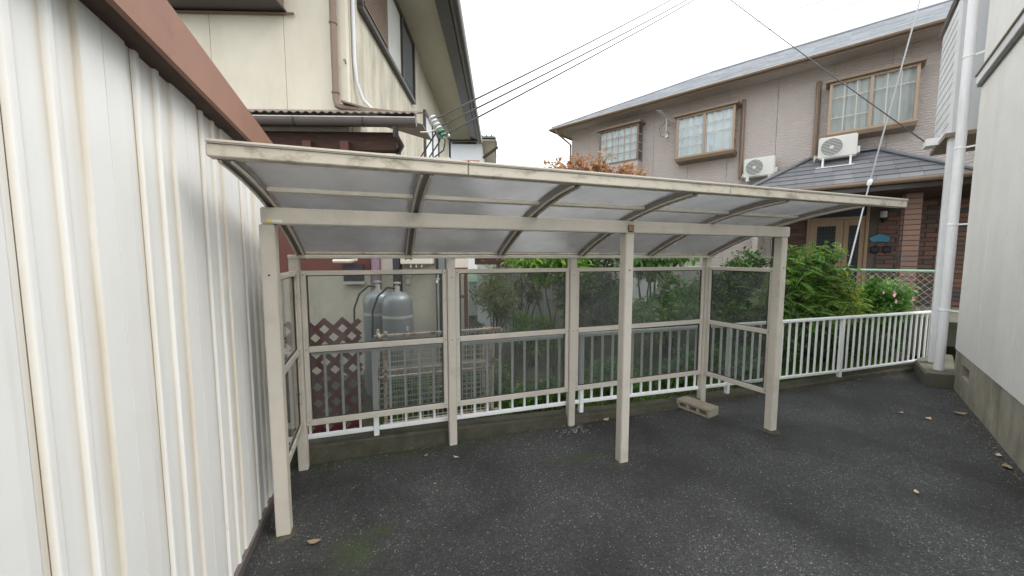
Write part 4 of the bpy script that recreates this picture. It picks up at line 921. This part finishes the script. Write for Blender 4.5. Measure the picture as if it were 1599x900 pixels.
def cylinder(base, lab, s=1.0):
    t = thing('gas_cylinder', lab, 'gas cylinder', base, 0, 'grey gas cylinders'); r = .165 * s
    pr_ = [(r * .86, .02), (r * .9, .0), (r * .9, .05), (r, .07), (r, 1.06), (r * .975, 1.115), (r * .89, 1.16), (r * .70, 1.19), (r * .35, 1.207), (.03, 1.22)]
    MB().lathe(base, [(a, b * s) for a, b in pr_], 28).build('tank', 'cyl', t, smooth=True)
    MB().lathe(base, [(r * 1.004, .93 * s), (r * 1.012, .935 * s), (r * 1.012, .955 * s), (r * 1.004, .96 * s)], 28).build('band', 'galv', t)
    x, y, z = base
    MB().lathe((x, y, z + 1.22 * s), [(.028, 0), (.028, .05), (.018, .06), (.018, .10)], 12).build('valve', 'galv', t)
    MB().lathe((x, y, z + 1.30 * s), [(.012, 0), (.042, .003), (.042, .018), (.012, .022)], 12).build('valve_wheel', 'galv', t)
    MB().tube([(x - .02, y - .01, z + 1.25 * s), (x - .10, y + .02, z + 1.26 * s), (x - .20, y + .03, z + 1.17 * s), (x - .26, y + .06, z + 1.0 * s), (x - .27, y + .1, z + .7)], .011, 8).build('hose', 'cable', t, smooth=True)
    pipe([(x + r * .75, y - r * .8, z + .75), (x + r * 1.0, y - r * .55, z + .6), (x + r * .8, y - r * .75, z + .35)], .006, 'galv', t, 'chain')
    lt = MB()
    for k in range(5): a = -.95; lt.box(x + r * .55 - .012, x + r * .55 + .012, y - r * .86, y - r * .825, z + .50 + k * .075, z + .55 + k * .075)
    lt.build('label_marks', 'label_white', t)
    return t
cylinder((.145, 4.25, .06), 'front grey gas cylinder seen through the left screen')
cylinder((-.06, 4.55, .06), 'rear grey gas cylinder partly behind the front one')

# maroon lattice panel
lt = thing('lattice_panel', 'maroon diagonal lattice panel behind the left screen', 'lattice', (-.43, 3.62, .05))
LX0, LX1, LZ0, LZ1, LY = -.80, -.21, .03, 1.10, 3.62
def clip_slat(c, s):
    pts = []
    for (x, z) in ((LX0, None), (LX1, None), (None, LZ0), (None, LZ1)):
        if x is not None: z = s * (x - LX0) + c
        else: x = LX0 + (z - c) / s
        if LX0 - 1e-6 <= x <= LX1 + 1e-6 and LZ0 - 1e-6 <= z <= LZ1 + 1e-6: pts.append((x, z))
    pts.sort()
    return (pts[0], pts[-1]) if len(pts) >= 2 and math.dist(pts[0], pts[-1]) > .06 else None
for s, yo in ((1, -.008), (-1, .008)):
    for k in range(-8, 16):
        q = clip_slat(LZ0 + k * .148 + .02, s)
        if q: MB().bar((q[0][0], LY + yo, q[0][1]), (q[1][0], LY + yo, q[1][1]), .014, .046).build('lattice_slat', 'maroon', lt)
# wire mesh folding pen
ct = thing('wire_mesh_pen', 'folding wire mesh pen with rusty rails leaning behind the white railing', 'pen', (.55, 3.7, .05))
for (ya, x0, x1, z1, zs) in ((3.56, -.03, 1.12, .93, 1), (3.85, -.10, 1.10, .90, 0)):
    for z in ((z1, .60, .09) if zs else (z1 - .03, .45)):
        MB().bar((x0, ya, z), (x1, ya, z), .03, .026).build('rail', 'rust_rail', ct, bevel=.004)
    for x in (x0 + .02, x1 - .02, x1 - .10): MB().bar((x, ya, .03), (x + .02, ya, z1 + (.04 if x < .5 else 0)), .03, .03).build('leg', 'rust_rail', ct, bevel=.004)
    wg = MB()
    for k in range(22): x = lerp(x0 + .03, x1 - .12, k / 21); wg.tube([(x, ya + .012, .08), (x, ya + .012, z1)], .0045, 4)
    for k in range(15): z = lerp(.12, z1 - .03, k / 14); wg.tube([(x0 + .02, ya + .016, z), (x1 - .1, ya + .016, z)], .0045, 4)
    wg.build('wire_grid', 'galv', ct)
for x in (-.03, 1.08): MB().bar((x, 3.575, .91), (x - .03, 3.845, .89), .025, .025).build('cross_rail', 'rust_rail', ct)

# grey corrugated shed and small hut in the garden, white panel
gs = thing('garden_shed', 'grey corrugated metal garden shed among the trees behind the middle screen', 'shed', (2.6, 7, .1))
m = MB(); n = 60
for k in range(n + 1):
    x = lerp(2.10, 3.30, k / n); dy = .012 * (1 if (k // 2) % 2 else -1); m.v += [(x, 7 + dy, .1), (x, 7 + dy, 2.02)]
for k in range(n): m.f.append((2 * k, 2 * k + 2, 2 * k + 3, 2 * k + 1))
m.build('wall_sheet', 'corr_grey', gs); B(2.12, 3.28, 7.03, 8.6, .1, 2.0).build('wall_core', 'corr_grey', gs)
MB().slab([(2.0, 6.85, 2.05), (3.4, 6.85, 2.05), (3.4, 8.8, 2.2), (2.0, 8.8, 2.2)], .03).build('roof_sheet', 'corr_grey', gs)
hu = thing('garden_hut', 'small white hut with green roof at the back of the garden', 'hut', (2.05, 9, .1))
B(1.86, 2.28, 9, 9.5, .2, 1.02).build('wall', 'white_plaster', hu); MB().slab([(1.78, 8.92, 1.05), (2.36, 8.92, 1.05), (2.36, 9.3, 1.28), (1.78, 9.3, 1.28)], .03).build('roof', 'green_rail', hu); MB().slab([(1.78, 9.3, 1.28), (2.36, 9.3, 1.28), (2.36, 9.65, 1.05), (1.78, 9.65, 1.05)], .03).build('roof', 'green_rail', hu)
wp = thing('white_partition', 'pale garden wall panel glimpsed through the right screen foliage', 'wall', (5.7, 7.4, .1))
B(5.45, 6.3, 7.4, 7.5, .1, 1.42).build('panel', 'white_plaster', wp, bevel=.01); B(5.43, 6.32, 7.38, 7.52, 1.421, 1.46).build('cap', 'concrete', wp)
for x in (6.27,): B(x, x + .06, 7.36, 7.40, .1, 1.46).build('end_post', 'label_white', wp)

# ------------------------------------------------------------------ far tiled roof houses
def far_house(base, w_, wall_top, ridge, d, label, detail):
    x, y, z = base
    t = thing('tiled_roof_house', label, 'house', base, FL, 'far houses with tiled roofs')
    B(x - w_, x, y, y + d, -.05, wall_top).build('wall', 'white_plaster', t)
    rows = 7; slope = MB()
    for k in range(rows):
        a0, a1 = k / rows, (k + 1) / rows
        for s in (0, 1):
            def P(tt, xx, l): return (xx, lerp(y - .7, y + d / 2, tt) if s == 0 else lerp(y + d + .7, y + d / 2, tt), lerp(wall_top - .05, ridge, tt) + l)
            x0, x1 = x - w_ - .3, x + .75
            slope.add([P(a0, x0, .07), P(a0, x1, .07), P(a1, x1, .03), P(a1, x0, .03), P(a0, x0, -.02), P(a0, x1, -.02), P(a1, x1, -.06), P(a1, x0, -.06)], [(0, 1, 2, 3), (4, 0, 3, 7), (1, 5, 6, 2), (0, 4, 5, 1), (7, 6, 5, 4)])
    rr = slope.build('roof', 'kawara', t)
    nn = int((w_ + 1.05) / .27)
    for k in range(nn):
        xx = x - w_ - .3 + k * .27 + .1; MB().tube([(xx, y - .72, wall_top + .03), (xx, y + d / 2, ridge + .05)], .06, 6).build('tile_ridge', 'kawara', rr)
    MB().tube([(x - w_ - .4, y + d / 2, ridge + .12), (x + .85, y + d / 2, ridge + .12)], .17, 8).build('roof_ridge', 'kawara', rr)
    B(x + .76, x + .80, y - .7, y + d / 2, wall_top - .2, wall_top - .02).build('barge_board', 'dark_gutter', t)
    B(x - .02, x + .74, y - .6, y + d + .6, wall_top - .19, wall_top - .14).build('soffit', 'soffit', t)
    if detail:
        for k in range(8): B(x - 1.75 + k * .2, x - 1.56 + k * .2, y - .03, y, wall_top - 2.6, wall_top - 1.13).build('cedar_board', 'orange_wood', t)
        MB().bar((x + .05, y - .05, wall_top - 1.0), (x + .9, y - .6, wall_top - .55), .1, .12).build('eave_bracket', 'old_wood', t)
    return t
far_house((-1.05, 22.0, 0), 6, 8.35, 8.95, 6, 'white walled house with grey tiled roof and cedar boards far behind', True)
far_house((.35, 27.5, 0), 5, 7.75, 8.35, 5, 'farthest grey tiled roof peeking above the shelter roof, lower than its neighbour', False)

# ------------------------------------------------------------------ wires
def sag(a, b, s, n=16):
    a, b = Vector(a), Vector(b); return [a.lerp(b, k / n) - Vector((0, 0, s * 4 * (k / n) * (1 - k / n))) for k in range(n + 1)]
ins = thing('insulator_string', 'string of white and green porcelain insulators by the gutter end', 'insulator', (.70, 5.1, 3.30))
ia, ib = Vector((.672, 5.13, 3.475)), Vector((.80, 5.07, 3.245))
for k in range(6):
    c = ia.lerp(ib, k / 5); d = (ib - ia).normalized(); x = d.orthogonal().normalized(); m = MB()
    m.tube([c - d * .017, c - d * .012, c + d * .006, c + d * .014], [.02, .052, .058, .02], 14)
    m.build('insulator_disc', 'porcelain' if k < 4 else 'porcelain_green', ins, smooth=True)
MB().tube([ia - (ib - ia) * .12, ib + (ib - ia) * .12], .011, 8).build('insulator_rod', 'galv', ins)
pipe([(.50, 5.01, 3.245), (.60, 5.06, 3.27), (.73, 5.09, 3.33)], .008, 'galv', ins, 'anchor_wire')
ends = ((7.32, 8.68, 8.56), (7.73, 8.54, 8.56), (7.93, 8.47, 8.56)); st_ = (Vector((.70, 5.11, 3.46)), Vector((.75, 5.09, 3.36)), Vector((.80, 5.07, 3.25))); dn = ((.46, 5.27, 2.85), (.57, 5.24, 2.85), (.62, 5.22, 2.85))
for i in range(3):
    e = Vector(ends[i]); s = st_[i]; far = s + (e - s) * 2.2
    m = MB().tube(sag(s, far, .12, 24), .0125, 6)
    m.tube([s, s + Vector((.03, .0, -.06)), s + Vector((.01, .02, -.18)), Vector(dn[i]) + Vector((.05, 0, .12)), Vector(dn[i])], .009, 6)
    m.build('service_wire', 'cable', base=tuple(s), smooth=True, label=('uppermost of three black service wires rising from the insulators', 'middle of three black service wires rising from the insulators', 'lowest of three black service wires rising from the insulators')[i], cat='wire', group='black service wires')
a0 = Vector((8.02, 3.24, 3.32)); b0 = Vector((8.275, 7.226, 7.867))
a0 = Vector(rot2((8.28, -.80, 3.33), FR))
MB().tube(sag(a0, a0 + (b0 - a0) * 2.2, .10, 20), .009, 6).build('drop_wire', 'cable', base=tuple(a0), label='single dark wire slanting down to the white lap sided bay', cat='wire')
gu = thing('guy_wire', 'steel guy wire with white insulator and yellow guard rising before the porch', 'guy wire', (7.0, 3.98, .4))
pts = [Vector((6.95, 3.97, .45)), Vector((7.62, 4.14, 1.65)), Vector((8.589, 4.462, 3.037)), Vector((9.15, 4.225, 6.21)), Vector((9.71, 3.99, 9.38))]
MB().tube([pts[0], pts[1], pts[2]], .012, 6).build('lower_strand', 'steel_cable', gu); MB().tube(pts[2:], .012, 6).build('upper_strand', 'steel_cable', gu)
MB().tube([pts[2] - Vector((.05, .012, .07)), pts[2] - Vector((.03, .006, .04)), pts[2] + Vector((.03, .006, .04)), pts[2] + Vector((.05, .012, .07))], [.015, .04, .04, .015], 12).build('egg_insulator', 'porcelain', gu, smooth=True)
d_ = (pts[1] - pts[0])
for k in range(5):
    a0 = pts[0] + d_ * (.45 + k * .085); b0 = pts[0] + d_ * (.45 + (k + 1) * .085 - .003)
    MB().tube([a0, b0], .024, 8).build('guard_sleeve', 'yellow' if k % 2 else 'black', gu)
for i, (p, q) in enumerate((((35.3, 32.2, 24.5), (37.35, 20.7, 22.4)), ((35.4, 32.3, 25.8), (34.4, 21.7, 22.4)))):
    p, q = Vector(p), Vector(q)
    MB().tube([p - (q - p) * 2, q + (q - p) * 1.5], .035, 5).build('power_line', 'steel_cable', base=tuple(p), label=('lower faint distant power line above the mauve house', 'upper faint distant power line above the mauve house')[i], cat='wire', group='distant power lines')

# ------------------------------------------------------------------ plants
def leaf_geo(m, tints, c, d, nrm, L_, W_, t):
    d = d.normalized(); sd = d.cross(nrm)
    if sd.length < 1e-3: sd = d.orthogonal()
    sd = sd.normalized(); up = sd.cross(d)
    k = len(m.v)
    m.v += [tuple(c), tuple(c + d * L_ * .5 + sd * W_ * .5 + up * W_ * .16), tuple(c + d * L_ - up * L_ * .08), tuple(c + d * L_ * .5 - sd * W_ * .5 + up * W_ * .16)]
    m.f += [(k, k + 1, k + 2), (k, k + 2, k + 3)]; tints += [t, t]
def finish(m, tints, name, mt, parent=None, **kw):
    o = m.build(name, mt, parent, **kw); at = o.data.attributes.new('tint', 'FLOAT', 'FACE')
    for i, t in enumerate(tints[:len(at.data)]): at.data[i].value = t
    return o
def rv(): return Vector((random.gauss(0, 1), random.gauss(0, 1), random.gauss(0, 1))).normalized()
def shrub(name, label, cat, base, clumps, mt, nleaf, L_, W_, stems=5, stem_r=.015, trunk='stem', group=None, droop=.3, fork=None, tb=.5):
    t = thing(name, label, cat, base, 0, group); b = Vector(base); st = MB()
    for (c, r) in clumps[:max(stems, 1)] if stems else []:
        c = Vector(c); s = b + Vector((random.uniform(-.06, .06), random.uniform(-.06, .06), -.05))
        f_ = Vector(fork) if fork else s.lerp(c, .35) + Vector((random.uniform(-.05, .05), random.uniform(-.05, .05), .1))
        st.tube([s, s.lerp(f_, .5) + rv() * .015, f_, f_.lerp(c, .5) + rv() * .05, c + Vector((0, 0, r[2] * .5))], [stem_r, stem_r * .92, stem_r * .8, stem_r * .5, stem_r * .2], 6)
        for q in range(5):
            e = c + Vector([rv()[i] * r[i] * .9 for i in range(3)]); st.tube([c.lerp(f_, .3), c.lerp(e, .5) + rv() * .03, e], [stem_r * .45, stem_r * .3, stem_r * .12], 4)
    if stems: st.build(trunk, 'bark', t, smooth=True)
    m = MB(); tn = []; tot = sum(r[0] * r[1] * r[2] for c, r in clumps) ; tot = sum((r[0] * r[1] * r[2]) ** .7 for c, r in clumps)
    for c, r in clumps:
        c = Vector(c); n = int(nleaf * (r[0] * r[1] * r[2]) ** .7 / tot); ctint = random.uniform(-.16, .16)
        tw = [(rv(), random.random() ** .4) for _ in range(max(3, n // 14))]
        for i in range(n):
            dv, rad = random.choice(tw); tc_ = c + Vector((dv.x * r[0], dv.y * r[1], dv.z * r[2])) * rad
            p = tc_ + rv() * random.random() * max(L_ * 1.5, r[0] * .13)
            out_ = (dv + rv() * .8 + Vector((0, 0, .25 - droop))).normalized(); nr = (Vector((0, 0, 1)) + rv() * .6).normalized()
            s = random.uniform(.65, 1.2)
            leaf_geo(m, tn, p, out_, nr, L_ * s, W_ * s, max(0, min(1, tb + ctint + random.gauss(0, .18))))
    finish(m, tn, 'crown', mt, t)
    return t
random.seed(11)
def blob(cx, cy, cz, w_, d_, h_, n, r):
    o = []
    for _ in range(n):
        v = rv() * random.random() ** .45; s = random.uniform(.7, 1.25); o.append(((cx + v.x * w_, cy + v.y * d_, cz + v.z * h_), (r * s, r * s, r * s * .8)))
    return o
# glossy evergreen tree behind the middle screen
shrub('evergreen_tree', 'dense dark evergreen tree filling the screen left of the middle post', 'tree', (2.95, 5.0, .1), blob(3.12, 5.0, 1.12, .72, .45, .62, 24, .23), 'leaf_dark', 8500, .085, .04, stems=7, stem_r=.035, trunk='trunk', tb=.42)
shrub('broadleaf_shrub', 'bright broad leaved branch tips above the middle screen', 'shrub', (2.2, 4.55, .1), [((2.30, 4.5, 1.66), (.22, .14, .10)), ((1.78, 4.6, 1.64), (.20, .14, .10)), ((2.42, 4.45, 1.5), (.2, .14, .15)), ((2.05, 4.6, 1.5), (.1, .1, .1))], 'leaf_bright', 1700, .10, .045, stems=4, stem_r=.02, tb=.6)
# red autumn tree over the roof
red = [((3.0, 6.0, 3.12), (.30, .3, .13)), ((2.85, 6.0, 3.12), (.2, .2, .10)), ((3.45, 6.0, 3.18), (.34, .3, .22)), ((3.75, 6.0, 3.3), (.22, .2, .20)), ((4.1, 6.1, 3.18), (.36, .3, .16)), ((4.5, 6.1, 3.18), (.30, .25, .12)), ((3.3, 6.0, 2.6), (.5, .4, .3)), ((4.1, 6.0, 2.6), (.5, .4, .3)), ((3.6, 5.9, 2.1), (.5, .4, .3)), ((3.05, 5.3, 1.75), (.28, .2, .16))]
shrub('autumn_tree', 'small tree with reddish autumn leaves rising behind the shelter roof', 'tree', (3.7, 6.0, .1), red, 'leaf_red', 4600, .105, .058, stems=9, stem_r=.04, trunk='trunk', fork=(3.7, 6.0, 1.3), droop=.85, tb=.62)
shrub('camellia_shrub', 'rounded glossy camellia shrub behind the right end screen', 'shrub', (5.7, 4.8, .2), blob(5.75, 4.8, 1.15, .62, .4, .55, 22, .21), 'leaf_dark', 7000, .075, .042, stems=6, stem_r=.025, tb=.52)
shrub('leafy_shrub', 'mid green leafy shrub seen through the screen right of the middle post', 'shrub', (4.2, 4.6, .1), blob(4.3, 4.65, .82, .72, .35, .42, 20, .2), 'leaf_mid', 5200, .085, .042, stems=6, tb=.45)
shrub('hanging_branch_tree', 'green tree with drooping leaf sprays above the right screen', 'tree', (4.9, 5.9, .1), [((4.55, 5.4, 1.72), (.55, .25, .15)), ((4.1, 5.3, 1.68), (.4, .2, .14)), ((5.2, 5.5, 1.75), (.5, .3, .16)), ((4.5, 5.4, 1.45), (.3, .2, .2)), ((5.0, 5.9, 2.05), (.5, .4, .2))], 'leaf_mid', 3200, .11, .042, stems=5, stem_r=.03, trunk='trunk', droop=.9, tb=.45)
shrub('tall_weeds', 'tall pale leaved garden weeds behind the middle left screen', 'plant', (1.55, 5.2, .1), blob(1.55, 5.2, 1.05, .22, .2, .42, 12, .13), 'leaf_olive', 1500, .11, .026, stems=8, stem_r=.01, tb=.65)
shrub('thin_sapling', 'thin sapling with sparse drooping leaves before the grey garden shed', 'sapling', (2.05, 5.6, .1), blob(2.15, 5.6, 1.15, .38, .2, .32, 9, .12), 'leaf_olive', 420, .11, .034, stems=9, stem_r=.014, trunk='trunk', droop=.8, tb=.25)
shrub('yellow_green_shrub', 'low yellow green shrub at the foot of the grey garden shed', 'shrub', (2.0, 4.9, .1), blob(2.0, 4.9, .62, .35, .2, .25, 10, .15), 'leaf_bright', 1600, .075, .035, stems=5, tb=.6)
shrub('dark_bush', 'dark leafy bush between shelter and the feathery bush', 'bush', (5.0, 4.1, .1), blob(5.0, 4.1, .55, .75, .25, .38, 18, .18), 'leaf_dark', 4500, .07, .036, stems=6, tb=.5)
# low plants along the fence
for i, (x, y, h, lab) in enumerate(((1.55, 3.62, .38, 'low leafy weed by the kerb under the middle screen'), (2.55, 3.62, .42, 'low dark ground shrub behind the railing left of the block'), (3.5, 3.65, .45, 'low ground shrub behind the railing right of the block'), (4.4, 3.62, .42, 'low shrub behind the railing just left of the right front post'),
        (.35, 4.0, .35, 'bright weeds growing behind the wire mesh pen'), (.95, 4.1, .4, 'taller bright weeds at the right end of the wire mesh pen'))):
    shrub('ground_shrub', lab, 'shrub', (x, y, .05), blob(x, y, h * .55, .42, .16, h * .45, 9, .12), 'leaf_mid' if i not in (4, 5) else 'leaf_bright', 1500, .06, .035, stems=4, stem_r=.007, group='low shrubs behind the railing', tb=.45)
# azalea hedge behind the right railing
for i, (x, y, lab) in enumerate(((5.5, 3.62, 'dark azalea bush at the foot of the feathery bush'), (6.4, 3.55, 'dark azalea bush behind the railing below the guy wire'), (7.3, 3.55, 'dark azalea bush behind the right end of the railing'), (8.15, 3.58, 'dark azalea bush below the chain link fence by the downpipe'))):
    shrub('azalea_bush', lab, 'bush', (x, y, .1), blob(x, y, .36, .45, .16, .26, 12, .14), 'leaf_dark', 2600, .05, .026, stems=5, stem_r=.008, group='azalea bushes behind the railing', tb=.45)
# feathery bush
fb = thing('feathery_bush', 'feathery yellow green bush leaning over the railing right of the shelter', 'bush', (6.1, 3.85, .1)); m = MB(); tn = []; st = MB()
def frond(b, tip, lift, nl, ll, tint):
    b, tip = Vector(b), Vector(tip); mid = b.lerp(tip, .5) + Vector((0, 0, lift)); pts_ = []
    for k in range(nl + 1):
        t = k / nl; pts_.append(b * (1 - t) ** 2 + mid * 2 * t * (1 - t) + tip * t * t)
    st.tube(pts_[::max(1, nl // 4)] + [pts_[-1]], .004, 4)
    for k in range(2, nl + 1):
        d = (pts_[k] - pts_[k - 1]).normalized(); sd = d.cross(Vector((0, 0, 1))).normalized(); t = k / nl; s = math.sin(math.pi * min(1, .15 + t * .8)) + .15
        for sg in (-1, 1): leaf_geo(m, tn, pts_[k], sd * sg + d * .55 + Vector((0, 0, -.15)) + rv() * .15, Vector((0, 0, 1)), ll * s, ll * .5, max(0, min(1, tint + random.gauss(0, .1))))
random.seed(5)
cent = [((6.0, 3.8, 1.15), .50, 110), ((6.15, 3.85, 1.5), .44, 84), ((6.6, 3.8, 1.22), .44, 90), ((5.5, 3.85, 1.1), .45, 80), ((6.5, 3.85, 1.68), .26, 34), ((5.65, 3.8, 1.5), .36, 66), ((6.4, 3.7, .85), .48, 80), ((5.8, 3.65, .78), .45, 80), ((6.9, 3.8, .95), .34, 44)]
for c, r, n in cent:
    c = Vector(c); st.tube([(6.1 + random.uniform(-.1, .1), 3.85, .05), Vector((6.1, 3.85, .5)).lerp(c, .4), c], [.022, .016, .006], 6); ct_ = random.uniform(-.12, .12)
    for _ in range(int(n * 2.0)):
        d = rv(); d.z = d.z * .6 + .08; s = c + rv() * r * random.uniform(.2, .75)
        frond(s, s + d * random.uniform(.16, .30) + Vector((0, 0, -.05)), .05, 14, random.uniform(.034, .05), .42 + ct_ + random.gauss(0, .10) + (.28 if c.x > 6.3 and c.z < 1.4 else 0))
st.build('stem', 'bark', fb); finish(m, tn, 'crown', 'leaf_fern', fb)
# flowering hibiscus
hb = shrub('hibiscus_bush', 'leafy hibiscus bush with pink flowers behind the right railing', 'bush', (7.75, 3.72, .2), blob(7.85, 3.75, .88, .60, .22, .30, 20, .18), 'leaf_mid', 2600, .095, .065, stems=8, stem_r=.01, tb=.55)
for (x, y, z, r) in ((7.30, 3.40, 1.10, .045), (7.05, 3.40, 1.13, .026), (7.33, 3.38, .99, .030), (7.72, 3.38, .99, .055), (7.55, 3.40, 1.02, .026)):
    m = MB()
    for layer in range(3):
        for k in range(5):
            a = 2 * math.pi * (k + layer * .4) / 5; d = Vector((math.cos(a), -.5 - .3 * layer, math.sin(a))).normalized(); c = Vector((x, y, z)); sd = d.cross(Vector((0, 1, 0))).normalized(); rr = r * (1 - .22 * layer)
            m.add([c, c + d * rr * .7 + sd * rr * .5, c + d * rr * 1.15 + sd * rr * .25, c + d * rr * 1.15 - sd * rr * .25, c + d * rr * .7 - sd * rr * .5], [(0, 1, 2, 3, 4)])
    m.build('flower', 'pink', hb)
# grass strip and clover
random.seed(21); m = MB(); tn = []
for _ in range(15000):
    r_ = random.random()
    if r_ < .45: x = random.uniform(4.0, 7.3); y = fy(x) + random.uniform(.10, .55)
    elif r_ < .7: x = random.uniform(-.1, 4.2); y = fy(x) + random.uniform(.12, .9)
    else: x = random.uniform(-.5, 9.5); y = random.uniform(3.7, 9)
    h = random.uniform(.05, .15); z = gz(x, y)
    leaf_geo(m, tn, Vector((x, y, z - .01)), Vector((random.gauss(0, .5), random.gauss(0, .5), 1)), rv(), h, random.uniform(.008, .022), max(0, min(1, random.gauss(.5, .22))))
o = finish(m, tn, 'grass', 'grass', label='short grass and ground cover along the railing and garden', cat='grass', kind='stuff')

# ------------------------------------------------------------------ fallen leaves and litter
random.seed(9)
lv = [(-.42, 2.29, .05, 'curled pale dry leaf by the front left post foot'), (.53, 2.93, .035, 'dry leaf lying below the second back post'), (.30, 3.04, .03, 'pale dry leaf near the kerb left of the second back post'), (.32, 2.62, .018, 'tiny tan leaf scrap under the shelter left half'),
      (5.23, 2.07, .05, 'pale dry leaf alone on open asphalt at right'), (5.15, 2.25, .04, 'red brown leaf on open asphalt at right, farther one'), (5.72, 2.03, .07, 'long dry leaf at the foot of the right foundation'), (4.60, 1.36, .06, 'brown curled leaf by the right edge of the foundation'), (4.80, 1.47, .04, 'small pale leaf by the foundation above the curled one'), (3.5, 1.41, .03, 'small yellow leaf on the near right asphalt'), (2.1, 3.13, .05, 'dry leaf near the third back post'), (6.02, 3.09, .05, 'dry leaf on the asphalt by the railing post')]
for x, y, s, lab in lv:
    m = MB(); n = 6; a = random.uniform(0, 6.28)
    for k in range(n + 1):
        t = k / n; wd = s * .42 * math.sin(math.pi * min(1, .06 + t * .94)) ; l = (t - .5) * s * 1.6; zz = .006 + .16 * s * (abs(t - .5) * 2) ** 2
        for q in (-1, 0, 1):
            px, py = l, q * wd; m.v.append((x + px * math.cos(a) - py * math.sin(a), y + px * math.sin(a) + py * math.cos(a), zz + (.10 * s if q > 0 else (.03 * s if q < 0 else 0))))
    for k in range(n):
        for q in range(2): i = k * 3 + q; m.f.append((i, i + 3, i + 4, i + 1))
    m.build('fallen_leaf', 'dead_leaf', base=(x, y, 0), label=lab, cat='leaf', group='fallen leaves on the asphalt')
m = MB()
def chip(x, y, s):
    z = -.004; k = len(m.v); a = random.uniform(0, 6.28)
    for q in range(4): m.v.append((x + s * math.cos(a + q * 1.57) * random.uniform(.6, 1.1), y + s * math.sin(a + q * 1.57) * random.uniform(.6, 1.1), z))
    m.v.append((x + random.uniform(-.3, .3) * s, y, z + s * random.uniform(.5, 1.0))); m.f.extend([(k, k + 1, k + 4), (k + 1, k + 2, k + 4), (k + 2, k + 3, k + 4), (k + 3, k, k + 4)])
for _ in range(1100):
    x = random.uniform(-.7, 6.5); y = random.uniform(.9, 3.15)
    chip(x, y, random.uniform(.0025, .0055))
for _ in range(70): chip(random.gauss(1.68, .1), random.gauss(3.06, .05), random.uniform(.004, .012))
m.build('stone_chips', 'chip', label='pale stone chips and crumbs scattered over the asphalt', cat='chips', kind='stuff')

# crumbs, twigs and leaf bits that drift against the kerb and the foundation
random.seed(33); m = MB(); tn = []
for _ in range(900):
    if random.random() < .7: x = random.uniform(-.5, 6.9); y = fy(x) - .08 - abs(random.gauss(0, .06))
    else:
        l = random.uniform(4.2, 6.9); q = rot2((l, -1.09 + abs(random.gauss(0, .05)), 0), FR); x, y = q[0], q[1]
    leaf_geo(m, tn, Vector((x, y, .006)), Vector((random.gauss(0, 1), random.gauss(0, 1), random.uniform(0, .25))), Vector((0, 0, 1)), random.uniform(.008, .03), random.uniform(.004, .012), random.random())
MT['litter'] = leaf_mat('leaf_litter', (.05, .035, .02), (.16, .11, .06), (.34, .27, .17), .1)
finish(m, tn, 'leaf_litter', 'litter', label='fine leaf litter and crumbs along kerb and foundation', cat='litter', kind='stuff')
